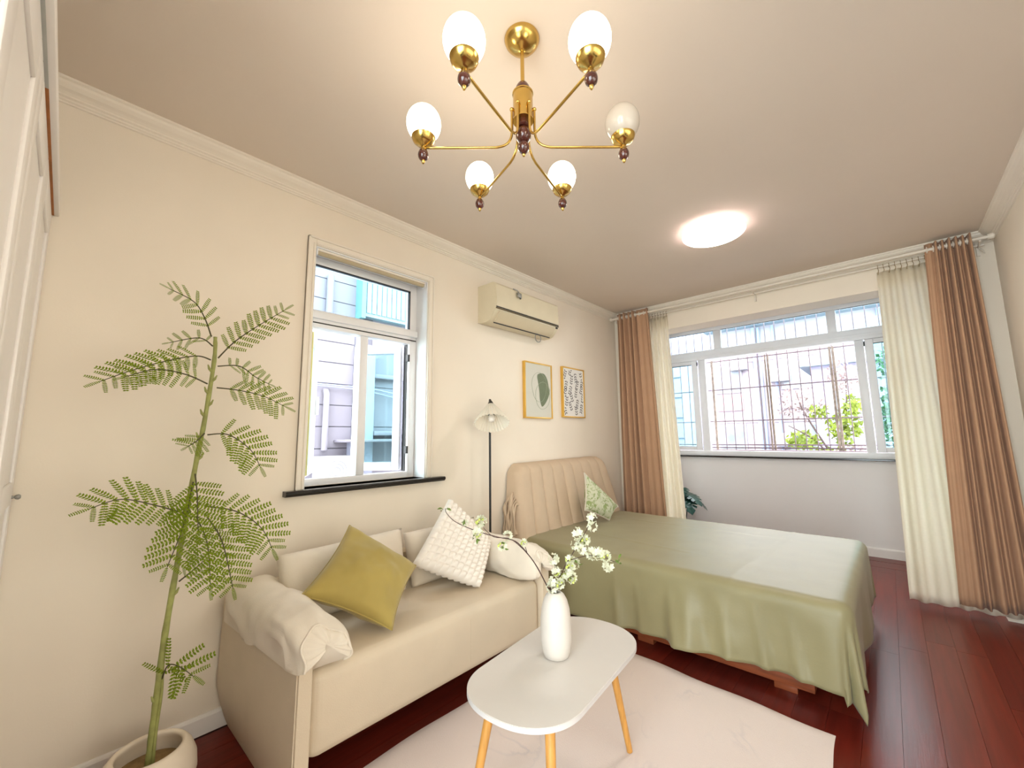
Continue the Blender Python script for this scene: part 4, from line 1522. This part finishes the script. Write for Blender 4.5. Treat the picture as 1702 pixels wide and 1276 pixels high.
for i in range(4):
    for j in range(5):
        cy0 = 3.297 + i * 0.094 + (0.012 if j % 2 else -0.010)
        cz0 = 1.520 + j * 0.088 + (0.03 if i % 2 else -0.012)
        tilt = R(90) + R(rnd.choice((-24, -12, 10, 22))) + (PI if (i + j) % 3 == 0 else 0)
        for q in range(4):
            d = Vector((math.cos(tilt), math.sin(tilt)))
            b0 = Vector((cy0, cz0)) + d * (q - 1.5) * 0.025
            for s in (-1, 1):
                ang = tilt + s * R(46) + rnd.uniform(-.1, .1)
                e0 = b0 + Vector((math.cos(ang), math.sin(ang))) * 0.031
                if not (3.266 < min(b0.x, e0.x) and max(b0.x, e0.x) < 3.613 and 1.466 < min(b0.y, e0.y) and max(b0.y, e0.y) < 1.928):
                    continue
                M = Matrix.Translation((PX, b0.x, b0.y)) @ Matrix(((0, 0, 1, 0), (1, 0, 0, 0), (0, 1, 0, 0), (0, 0, 0, 1))) @ Matrix.Rotation(ang, 4, 'Z')
                inst('printed_leaf', LM, pr2, M)

# ================================================================== PLANTS
FRONDS = [
    ([(0.34, 0.369, 1.683), (0.367, 0.337, 1.749), (0.393, 0.295, 1.799), (0.42, 0.217, 1.823)], 0.072),
    ([(0.34, 0.397, 1.598), (0.36, 0.444, 1.669), (0.38, 0.513, 1.742), (0.4, 0.617, 1.838)], 0.090),
    ([(0.34, 0.373, 1.588), (0.365, 0.322, 1.593), (0.39, 0.233, 1.559), (0.415, 0.139, 1.51), (0.44, 0.063, 1.461)], 0.090),
    ([(0.36, 0.365, 1.488), (0.407, 0.288, 1.512), (0.453, 0.198, 1.515), (0.5, 0.116, 1.475)], 0.072),
    ([(0.33, 0.378, 1.647), (0.29, 0.338, 1.681), (0.25, 0.252, 1.654)], 0.054),
    ([(0.34, 0.399, 1.565), (0.307, 0.482, 1.579), (0.273, 0.554, 1.543), (0.24, 0.625, 1.518)], 0.066),
    ([(0.34, 0.401, 1.477), (0.367, 0.474, 1.469), (0.393, 0.557, 1.448), (0.42, 0.634, 1.406)], 0.096),
    ([(0.34, 0.383, 1.288), (0.367, 0.448, 1.287), (0.393, 0.521, 1.226), (0.42, 0.554, 1.155)], 0.096),
    ([(0.34, 0.373, 1.293), (0.37, 0.345, 1.264), (0.4, 0.313, 1.243)], 0.066),
    ([(0.35, 0.339, 0.991), (0.373, 0.244, 1.037), (0.397, 0.149, 1.072), (0.42, 0.074, 1.053)], 0.102),
    ([(0.37, 0.349, 1.14), (0.425, 0.351, 1.065), (0.48, 0.352, 0.948)], 0.108),
    ([(0.35, 0.349, 1.109), (0.375, 0.329, 0.966), (0.4, 0.286, 0.82)], 0.096),
    ([(0.36, 0.389, 1.015), (0.39, 0.49, 0.984), (0.42, 0.571, 0.913), (0.45, 0.608, 0.827)], 0.102),
    ([(0.38, 0.396, 0.976), (0.44, 0.436, 0.889), (0.5, 0.467, 0.727)], 0.090),
    ([(0.36, 0.366, 0.978), (0.39, 0.401, 0.878), (0.42, 0.416, 0.722)], 0.090),
    ([(0.33, 0.336, 0.747), (0.365, 0.371, 0.788), (0.4, 0.395, 0.823)], 0.054),
    ([(0.33, 0.309, 0.412), (0.36, 0.32, 0.473), (0.39, 0.348, 0.469), (0.42, 0.385, 0.433)], 0.102),
]
STEM = [(0.33, 0.296, 0.12), (0.33, 0.297, 0.202), (0.33, 0.302, 0.383), (0.33, 0.309, 0.58), (0.33, 0.328, 0.837), (0.33, 0.355, 1.166), (0.33, 0.372, 1.346), (0.33, 0.387, 1.586), (0.33, 0.384, 1.686)]
pl = thing('potted_plant', (0.325, 0.295, 0), 'tall artificial fern tree with feathery fronds in a round cream pot', 'plant')
pc = (0.325, 0.295, 0)
obj('pot', lathe(B(), [(0.0, 0.001), (0.085, 0.001), (0.110, 0.02), (0.132, 0.06), (0.140, 0.10), (0.136, 0.145), (0.122, 0.180), (0.108, 0.198), (0.100, 0.203), (0.092, 0.200), (0.090, 0.192), (0.103, 0.175),
                       (0.112, 0.14), (0.11, 0.12), (0.0, 0.115)], pc, 44), POTM, pl, 70)
obj('soil', lathe(B(), [(0.0, 0.140), (0.10, 0.137), (0.10, 0.12), (0.0, 0.12)], pc, 30), SOIL, pl, 40)
sp = smooth_path(STEM, 5)
tr = obj('trunk', tube(B(), sp, [0.0118 - 0.005 * i / len(sp) + 0.0008 * math.sin(i * 2.2) for i in range(len(sp))], 10), STEMM, pl, 180)
obj('offshoot', tube(B(), smooth_path([(0.345, 0.305, 0.13), (0.34, 0.306, 0.251), (0.338, 0.312, 0.369), (0.332, 0.311, 0.43)], 4), 0.005, 8), STEMM, tr, 180)
for k, (x, y, z) in enumerate([(0.33, 0.372, 1.36), (0.33, 0.375, 1.40), (0.33, 0.379, 1.45), (0.33, 0.381, 1.50), (0.33, 0.384, 1.54), (0.33, 0.358, 1.19), (0.33, 0.365, 1.27), (0.33, 0.318, 0.70), (0.33, 0.303, 0.35)]):
    s = 1 if k % 2 else -1
    obj('bud_stub', tube(B(), [(x, y, z), (x + 0.006, y + s * 0.012, z + 0.012), (x + 0.008, y + s * 0.018, z + 0.028)], [0.006, 0.005, 0.002], 8), STEMM, tr, 180)


def pinna_mesh(npair=9):
    """unit length leaflet spray along +x: thin stalk with two rows of tiny blades"""
    bm = B()
    v = [bm.verts.new(p) for p in ((0, 0.012, 0), (0, -0.012, 0), (1, 0, 0.0))]
    bm.faces.new(v)
    for i in range(npair):
        t = 0.04 + 0.95 * i / npair
        ln = 0.128 * (0.75 + 0.45 * math.sin(PI * min(1, t * 1.05)))
        w = 0.46 / npair
        for s in (-1, 1):
            a = Vector((t, 0, 0.002))
            d = Vector((0.42, s, 0.18)).normalized()
            n = Vector((1, -s * 0.42, 0)).normalized()
            q = [a - n * w * 0.25, a + d * ln * 0.45 - n * w * 0.8, a + d * ln, a + d * ln * 0.45 + n * w * 0.8, a + n * w * 0.25]
            bm.faces.new([bm.verts.new(p) for p in q])
    return bm


PIN = mesh_of(pinna_mesh(), 'pinna', LEAFM)
camdir = Vector((1, -0.25, 0.25)).normalized()
npin = 0
for fi, (pts, pl_len) in enumerate(FRONDS):
    path = smooth_path(pts, 8)
    fr_ = obj('frond', tube(B(), path, [0.0030 - 0.0018 * i / len(path) for i in range(len(path))], 6), RACHIS, pl, 180)
    # resample by length
    acc = [0.0]
    for a, b in zip(path[:-1], path[1:]):
        acc.append(acc[-1] + (b - a).length)
    tot = acc[-1]
    step = 0.0310
    n = max(5, int(tot / step))

    def at(s):
        for i in range(len(acc) - 1):
            if acc[i + 1] >= s:
                f = (s - acc[i]) / max(1e-6, acc[i + 1] - acc[i])
                return path[i].lerp(path[i + 1], f), (path[i + 1] - path[i]).normalized()
        return path[-1], (path[-1] - path[-2]).normalized()
    # frond plane: mostly facing the room, tilted a little frond by frond
    up_n = (camdir + Vector((random.uniform(-.2, .2), random.uniform(-.2, .2), random.uniform(0.0, 0.5)))).normalized()
    for k in range(n):
        f = (k + 0.6) / n
        s = tot * (0.12 + 0.88 * f)
        p, t = at(min(s, tot * 0.999))
        nn = (up_n - t * up_n.dot(t)).normalized()
        side = nn.cross(t)
        ln = pl_len * (0.60 + 0.55 * math.sin(PI * (0.15 + 0.70 * f))) * (1.0 if f < 0.85 else 0.75) * 0.88
        for sg in (-1, 1):
            dd = (side * sg * 0.86 + t * 0.46 + nn * random.uniform(-0.10, 0.05) + Vector((0, 0, -0.06))).normalized()
            inst('pinna', PIN, fr_, basis(p, dd, nn.cross(dd), ln * random.uniform(0.92, 1.06), ln, ln))
            npin += 1
    p, t = at(tot * 0.999)
    nn = (up_n - t * up_n.dot(t)).normalized()
    inst('pinna', PIN, fr_, basis(p, t, nn.cross(t), pl_len * 0.5, pl_len * 0.6, pl_len * 0.6))

# monstera on the balcony
mo = thing('monstera_plant', (0.36, 5.32, 0), 'dark green split leaf plant on the balcony behind the sheer curtain', 'plant')
mc = (0.36, 5.32, 0)
obj('pot', lathe(B(), [(0.0, 0.0005), (0.09, 0.0005), (0.115, 0.20), (0.118, 0.21), (0.105, 0.21), (0.10, 0.18), (0.0, 0.17)], mc, 28), CERAM, mo, 50)


def monstera_leaf(L=0.26):
    bm = B()
    half = [(0.0, 0.0), (-0.10, 0.22), (0.05, 0.40), (0.16, 0.46), (0.20, 0.20), (0.26, 0.47), (0.36, 0.47), (0.36, 0.19), (0.44, 0.45), (0.54, 0.42), (0.52, 0.16), (0.62, 0.37), (0.72, 0.31),
            (0.68, 0.12), (0.80, 0.22), (0.90, 0.12), (1.0, 0.0)]
    spine = [(t, 0.0) for t in (0.0, 0.18, 0.36, 0.52, 0.68, 1.0)]

    def z(x, y):
        return (0.10 * math.sin(PI * max(0, x)) - 0.25 * y * y - 0.12 * x * x)
    for s in (-1, 1):
        vs = [bm.verts.new((x * L, s * y * L, z(x, y) * L)) for x, y in half]
        idx = [[0, 1, 2, 3, 4], [4, 5, 6, 7], [7, 8, 9, 10], [10, 11, 12, 13], [13, 14, 15, 16]]
        sv = [bm.verts.new((x * L, 0, z(x, 0) * L - 0.002)) for x, _ in spine]
        bm.faces.new([vs[i] for i in (0, 1, 2, 3, 4)] + [sv[1]])
        bm.faces.new([sv[1]] + [vs[i] for i in (4, 5, 6, 7)] + [sv[2]])
        bm.faces.new([sv[2]] + [vs[i] for i in (7, 8, 9, 10)] + [sv[3]])
        bm.faces.new([sv[3]] + [vs[i] for i in (10, 11, 12, 13)] + [sv[4]])
        bm.faces.new([sv[4]] + [vs[i] for i in (13, 14, 15, 16)])
    bmesh.ops.remove_doubles(bm, verts=bm.verts, dist=1e-5)
    return bm


MLM = mesh_of(monstera_leaf(), 'leaf', MONST)
for (tip, dr, sc) in [((0.37, 5.34, 0.545), (0.80, -0.25, -0.42), 1.0), ((0.36, 5.28, 0.50), (0.62, -0.55, -0.62), 1.05), ((0.33, 5.33, 0.60), (0.15, -0.6, -0.25), 0.8),
                      ((0.40, 5.42, 0.47), (0.8, 0.1, -0.45), 0.9), ((0.30, 5.42, 0.5), (-0.5, 0.3, 0.2), 0.8), ((0.30, 5.2, 0.42), (-0.2, -0.9, -0.4), 0.9)]:
    t = Vector(tip)
    inst('leaf', MLM, mo, basis(t, dr, Vector((0, 0, 1)).cross(Vector(dr)), sc, sc, sc))
    obj('stalk', tube(B(), smooth_path([(0.36, 5.32, 0.16), ((0.36 + t.x) / 2, (5.32 + t.y) / 2 - 0.02, t.z * 0.75), t], 5), 0.006, 8), MONST, mo, 180)

# ================================================================== OUTSIDE
# security grille in front of the balcony window
GRM = mat('grille_metal', (0.23, 0.17, 0.185), 0.5, metal=0.3)
RUST = mat('grille_rust', (0.30, 0.235, 0.19), 0.7, var=0.3, scale=20)
gr = thing('security_grille', (1.45, 6.1, 0.9), 'barred steel security cage fixed outside the balcony window', 'grille')
GY = 6.10
barm = mesh_of(tube(B(), [(0, 0, 0), (0, 0, 1)], 0.006, 6), 'bar', GRM)
for k in range(27):
    x = 0.02 + k * 0.1115
    inst('bar', barm, gr, Matrix.Translation((x, GY, 1.06)) @ Matrix.Diagonal((1, 1, 1.80, 1)))
for z in (1.085, 1.125, 1.44, 1.875, 2.275, 2.85):
    obj('rail', tube(B(), [(-0.05, GY, z), (2.98, GY, z)], 0.009, 6), GRM, gr)
for x, r in ((0.572, 0.014), (1.222, 0.008), (1.256, 0.008), (1.893, 0.012), (1.924, 0.012)):
    bxo('post', (x - r, x + r, GY - 0.012, GY + 0.014, 1.06, 2.29), RUST, gr)
for x in (-0.05, 2.98):
    for z in (1.085, 1.875, 2.85):
        obj('side_bar', tube(B(), [(x, 6.001, z), (x, GY, z)], 0.009, 6), GRM, gr)
bxo('ledge', (-0.1, 3.0, 6.001, 6.14, 1.035, 1.06), GRM, gr)

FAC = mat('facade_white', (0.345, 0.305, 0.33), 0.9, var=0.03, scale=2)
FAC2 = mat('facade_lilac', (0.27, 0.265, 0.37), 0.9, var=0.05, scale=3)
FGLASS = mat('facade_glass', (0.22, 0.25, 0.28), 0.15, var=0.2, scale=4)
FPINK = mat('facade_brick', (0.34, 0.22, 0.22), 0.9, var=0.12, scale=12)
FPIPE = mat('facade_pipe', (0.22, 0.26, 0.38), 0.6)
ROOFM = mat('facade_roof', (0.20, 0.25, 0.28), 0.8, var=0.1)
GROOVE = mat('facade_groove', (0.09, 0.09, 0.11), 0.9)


OUTW = mat('outdoor_white', (0.30, 0.30, 0.32), 0.6, var=0.02)


def facade(root, x0, x1, y, z0, z1, wins, storey, fm):
    bxo('wall', (x0, x1, y, y + 0.6, z0, z1), fm, root)
    z = z0 + 0.4
    while z < z1 - 0.2:
        bxo('band', (x0, x1, y - 0.03, y, z, z + 0.10), fm, root)
        z += storey
    for (a, b, c, d, kind) in wins:
        w = bxo('window', (a - 0.07, b + 0.07, y - 0.05, y + 0.02, c - 0.07, d + 0.07), OUTW, root)
        bxo('pane', (a, b, y - 0.058, y - 0.045, c, d), FGLASS, w)
        bxo('spandrel', (a - 0.05, b + 0.05, y - 0.06, y, c - 0.62, c - 0.12), FPINK if kind else fm, root)


b1 = thing('apartment_building', (0.0, 14.3, -2.5), 'white apartment block with pink panels and blue downpipes across the courtyard', 'building')
wins = []
for xc, kd in ((-1.25, 1), (0.55, 0), (1.45, 0), (-3.6, 1), (-5.2, 0), (3.3, 1)):
    for zc in (-1.1, 0.75, 2.6):
        wins.append((xc - 0.33, xc + 0.33, zc, zc + 0.75, kd))
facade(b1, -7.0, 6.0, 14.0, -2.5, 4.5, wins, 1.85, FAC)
for x in (-0.45, -0.32, 0.05, 2.4, -2.6):
    obj('downpipe', tube(B(), [(x, 13.93, -2.4), (x, 13.93, 4.45)], 0.065 if x < -0.4 else 0.04, 8), FPIPE, b1, 60)
obj('roof', prism(B(), [(13.6, 4.5), (14.9, 4.5), (14.9, 4.7), (14.3, 5.0), (13.6, 4.62)], 0, -7.2, 6.2), ROOFM, b1)
for x, z in ((0.15, 2.75), (0.15, 0.9), (-0.9, 3.2)):
    u = bxo('wall_unit', (x - 0.25, x + 0.25, 13.7, 14.0, z, z + 0.38), OUTW, b1, 0.02)

b2 = thing('gable_house', (1.9, 11.5, -2.5), 'pale house with a grey pitched roof behind the tree', 'building')
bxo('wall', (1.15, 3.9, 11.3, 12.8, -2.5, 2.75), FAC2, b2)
bm = B()
prism(bm, [(0.95, 2.75), (4.1, 2.75), (2.6, 3.65), (2.3, 3.65)], 1, 11.1, 13.0)
obj('roof', bm, ROOFM, b2)
for x in (1.5, 2.4, 3.2):
    w = bxo('window', (x - 0.02, x + 0.52, 11.25, 11.32, 1.55, 2.4), OUTW, b2)
    bxo('pane', (x + 0.03, x + 0.47, 11.24, 11.26, 1.6, 2.35), FGLASS, w)

b3 = thing('lilac_house', (-2.2, 9.0, -2.5), 'lilac rendered house corner with a window seen through the teal pane', 'building')
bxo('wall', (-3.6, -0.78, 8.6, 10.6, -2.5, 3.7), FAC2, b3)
for k in range(9):
    bxo('band', (-3.6, -0.775, 8.585, 8.6, -0.5 + k * 0.42, -0.48 + k * 0.42), GROOVE, b3)
for z in (-0.1, 2.0):
    w = bxo('window', (-1.75, -1.2, 8.56, 8.62, z, z + 0.95), OUTW, b3)
    bxo('pane', (-1.70, -1.25, 8.55, 8.57, z + 0.05, z + 0.90), FGLASS, w)
bxo('court_wall', (-3.0, 3.5, 12.2, 12.35, -2.5, 0.35), FAC, None, label='low white courtyard wall in front of the apartment block', cat='wall')
GROUND = mat('courtyard_concrete', (0.30, 0.29, 0.28), 0.95, var=0.08, scale=2)
obj('ground', box(B(), -12, 12, -8, 22, -2.7, -2.5), GROUND, None, kind='structure', label='pale concrete courtyard far below')

TREEL = mat('tree_leaf_lime', (0.13, 0.19, 0.015), 0.6, var=0.3, scale=4, trans=0.3, col2=(0.20, 0.26, 0.02))
TREED = mat('tree_leaf_green', (0.03, 0.09, 0.03), 0.6, var=0.4, scale=4, trans=0.2)
TREEP = mat('tree_leaf_faded', (0.19, 0.14, 0.135), 0.7, var=0.3, scale=4)
BARK = mat('tree_bark', (0.09, 0.06, 0.055), 0.8)


def leaves(bm, c, rad, n, size, rnd):
    for k in range(n):
        d = Vector((rnd.gauss(0, 1), rnd.gauss(0, 1), rnd.gauss(0, 1))).normalized() * rnd.random() ** 0.45
        p = Vector(c) + Vector((d.x * rad[0], d.y * rad[1], d.z * rad[2]))
        a = Vector((rnd.gauss(0, 1), rnd.gauss(0, 1), rnd.gauss(0, 1))).normalized()
        b = a.orthogonal().normalized()
        s = size * rnd.uniform(0.6, 1.3)
        bm.faces.new([bm.verts.new(p + q) for q in (-a * s, b * s * 0.45, a * s, -b * s * 0.45)])


def tree(name, loc, label, blobs, m, size, trunk, extra=None, group=None):
    t = thing(name, loc, label, 'tree')
    rnd = random.Random(sum(map(ord, label)) % 997)
    for path, r in trunk:
        pp = smooth_path(path, 4)
        obj('branch' if r < 0.03 else 'trunk', tube(B(), pp, [r * (1 - 0.6 * i / len(pp)) for i in range(len(pp))], 6), BARK, t, 180)
    bm = B()
    for c, rad, n in blobs:
        leaves(bm, c, rad, n, size, rnd)
    o = obj('foliage', bm, m, t)
    o['kind'] = 'stuff'
    if extra:
        bm = B()
        for c, rad, n in extra[0]:
            leaves(bm, c, rad, n, size * 0.6, rnd)
        o = obj('sparse_foliage', bm, extra[1], t)
        o['kind'] = 'stuff'
    return t


tree('courtyard_tree', (1.6, 8.6, -2.5), 'lime green courtyard tree with sparse twigs behind the window bars',
     [((1.80, 8.5, 1.35), (0.24, 0.3, 0.30), 220), ((1.25, 8.5, 1.15), (0.26, 0.3, 0.16), 150), ((1.95, 8.5, 1.70), (0.16, 0.25, 0.18), 100), ((1.55, 8.6, 0.92), (0.45, 0.3, 0.10), 120),
      ((1.5, 8.5, 1.62), (0.16, 0.2, 0.12), 50)],
     TREEL, 0.06, [([(1.6, 8.6, -2.5), (1.62, 8.6, 0.0), (1.7, 8.55, 1.0)], 0.06), ([(1.65, 8.6, 0.6), (1.45, 8.5, 1.1), (1.05, 8.5, 1.4)], 0.02),
                   ([(1.7, 8.55, 1.0), (1.85, 8.5, 1.6), (1.9, 8.5, 2.3)], 0.02), ([(1.6, 8.6, 0.9), (1.3, 8.5, 1.6), (1.2, 8.5, 2.0)], 0.018)],
     ([((1.85, 8.5, 2.15), (0.22, 0.3, 0.32), 260), ((1.25, 8.6, 1.75), (0.38, 0.3, 0.35), 300), ((1.9, 8.4, 0.95), (0.3, 0.3, 0.14), 160)], TREEP))
tree('evergreen_tree', (2.55, 8.9, -2.5), 'dark green leafy tree seen through the right hand teal pane',
     [((2.52, 8.9, 1.5), (0.34, 0.4, 0.65), 900), ((2.6, 8.9, 2.35), (0.36, 0.4, 0.40), 400)], TREED, 0.055,
     [([(2.55, 8.9, -2.5), (2.55, 8.9, 0.5), (2.5, 8.9, 2.0)], 0.05)])

# neighbour building outside the left window
nb = thing('neighbour_building', (-3.3, 3.0, -2.5), 'pale panelled neighbouring building close outside the left window', 'building')
NX = -3.0
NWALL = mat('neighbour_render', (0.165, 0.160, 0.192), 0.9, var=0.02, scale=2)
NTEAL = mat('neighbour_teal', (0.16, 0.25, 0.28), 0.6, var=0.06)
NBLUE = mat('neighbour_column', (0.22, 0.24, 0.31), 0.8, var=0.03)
bxo('core', (NX - 0.5, NX - 0.012, -0.5, 6.5, -2.5, 5.2), GROOVE, nb)
zz = -2.5
while zz < 5.2:
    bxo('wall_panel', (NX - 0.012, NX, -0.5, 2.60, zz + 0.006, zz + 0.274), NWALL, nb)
    zz += 0.28
bxo('column', (NX - 0.1, NX + 0.12, 2.62, 2.86, -2.5, 2.55), NBLUE, nb)
zz = -2.5
while zz < 5.2:
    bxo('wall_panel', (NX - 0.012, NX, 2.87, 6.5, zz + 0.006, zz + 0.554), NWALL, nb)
    zz += 0.56
obj('downpipe', tube(B(), [(NX + 0.05, 2.235, 1.12), (NX + 0.05, 2.235, 1.83), (NX + 0.01, 2.235, 1.90)], 0.038, 10), NWALL, nb, 60)
obj('downpipe', tube(B(), [(NX + 0.05, 2.22, 2.9), (NX + 0.05, 2.22, 3.42)], 0.045, 10), NWALL, nb, 60)
bxo('ledge', (NX, NX + 0.35, 2.37, 3.6, 1.215, 1.25), NWALL, nb, 0.01)
bxo('ledge_bracket', (NX, NX + 0.1, 2.55, 2.65, 0.6, 1.215), NBLUE, nb)
bxo('moulding', (NX, NX + 0.15, 2.87, 4.5, 1.30, 1.36), NWALL, nb, 0.01)
bxo('moulding', (NX, NX + 0.10, 2.87, 4.5, 2.10, 2.16), NWALL, nb, 0.01)
obj('cable', tube(B(), smooth_path([(NX + 0.06, 1.6, 1.965), (NX + 0.07, 2.3, 1.955), (NX + 0.10, 2.8, 1.945), (NX + 0.1, 3.5, 1.85)], 5), 0.010, 6), FPIPE, nb, 180)
obj('cable', tube(B(), smooth_path([(NX + 0.06, 1.6, 1.935), (NX + 0.07, 2.3, 1.93), (NX + 0.10, 2.8, 1.90), (NX + 0.1, 3.5, 1.78)], 5), 0.007, 6), FPIPE, nb, 180)
sh = bxo('shutter', (NX, NX + 0.12, 2.66, 3.42, 2.95, 4.3), NTEAL, nb)
for k in range(9):
    y = 2.70 + k * 0.078
    bxo('shutter_slat', (NX + 0.12, NX + 0.135, y, y + 0.062, 3.0, 4.25), NTEAL, sh)
bxo('shutter_post', (NX, NX + 0.18, 2.60, 2.66, 2.9, 4.3), mat('teal_post', (0.09, 0.22, 0.23), 0.6), nb)
for k in range(2):
    w = bxo('window', (NX - 0.005, NX + 0.03, 3.7 + k * 0.9, 4.4 + k * 0.9, 2.7, 3.7), OUTW, nb)
    bxo('pane', (NX + 0.03, NX + 0.035, 3.76 + k * 0.9, 4.34 + k * 0.9, 2.76, 3.64), FGLASS, w)
ou = thing('condenser_unit', (NX + 0.2, 2.30, 0.66), 'white outdoor air conditioner unit with round fan grille on the neighbouring wall', 'condenser')
bxo('case', (NX + 0.04, NX + 0.32, 2.10, 2.62, 0.70, 1.05), OUTW, ou, 0.015)
for r in (0.05, 0.09, 0.13):
    obj('fan_ring', tube(B(), [(NX + 0.325, 2.28 + r * math.cos(t), 0.87 + r * math.sin(t)) for t in [2 * PI * k / 24 for k in range(24)]], 0.003, 6, closed=True), NBLUE, ou, 180)
bxo('side_panel', (NX + 0.32, NX + 0.326, 2.45, 2.60, 0.73, 1.02), OUTW, ou, 0.002)
for y in (2.18, 2.54):
    bxo('bracket', (NX + 0.002, NX + 0.34, y - 0.02, y + 0.02, 0.66, 0.70), GREYM, ou)
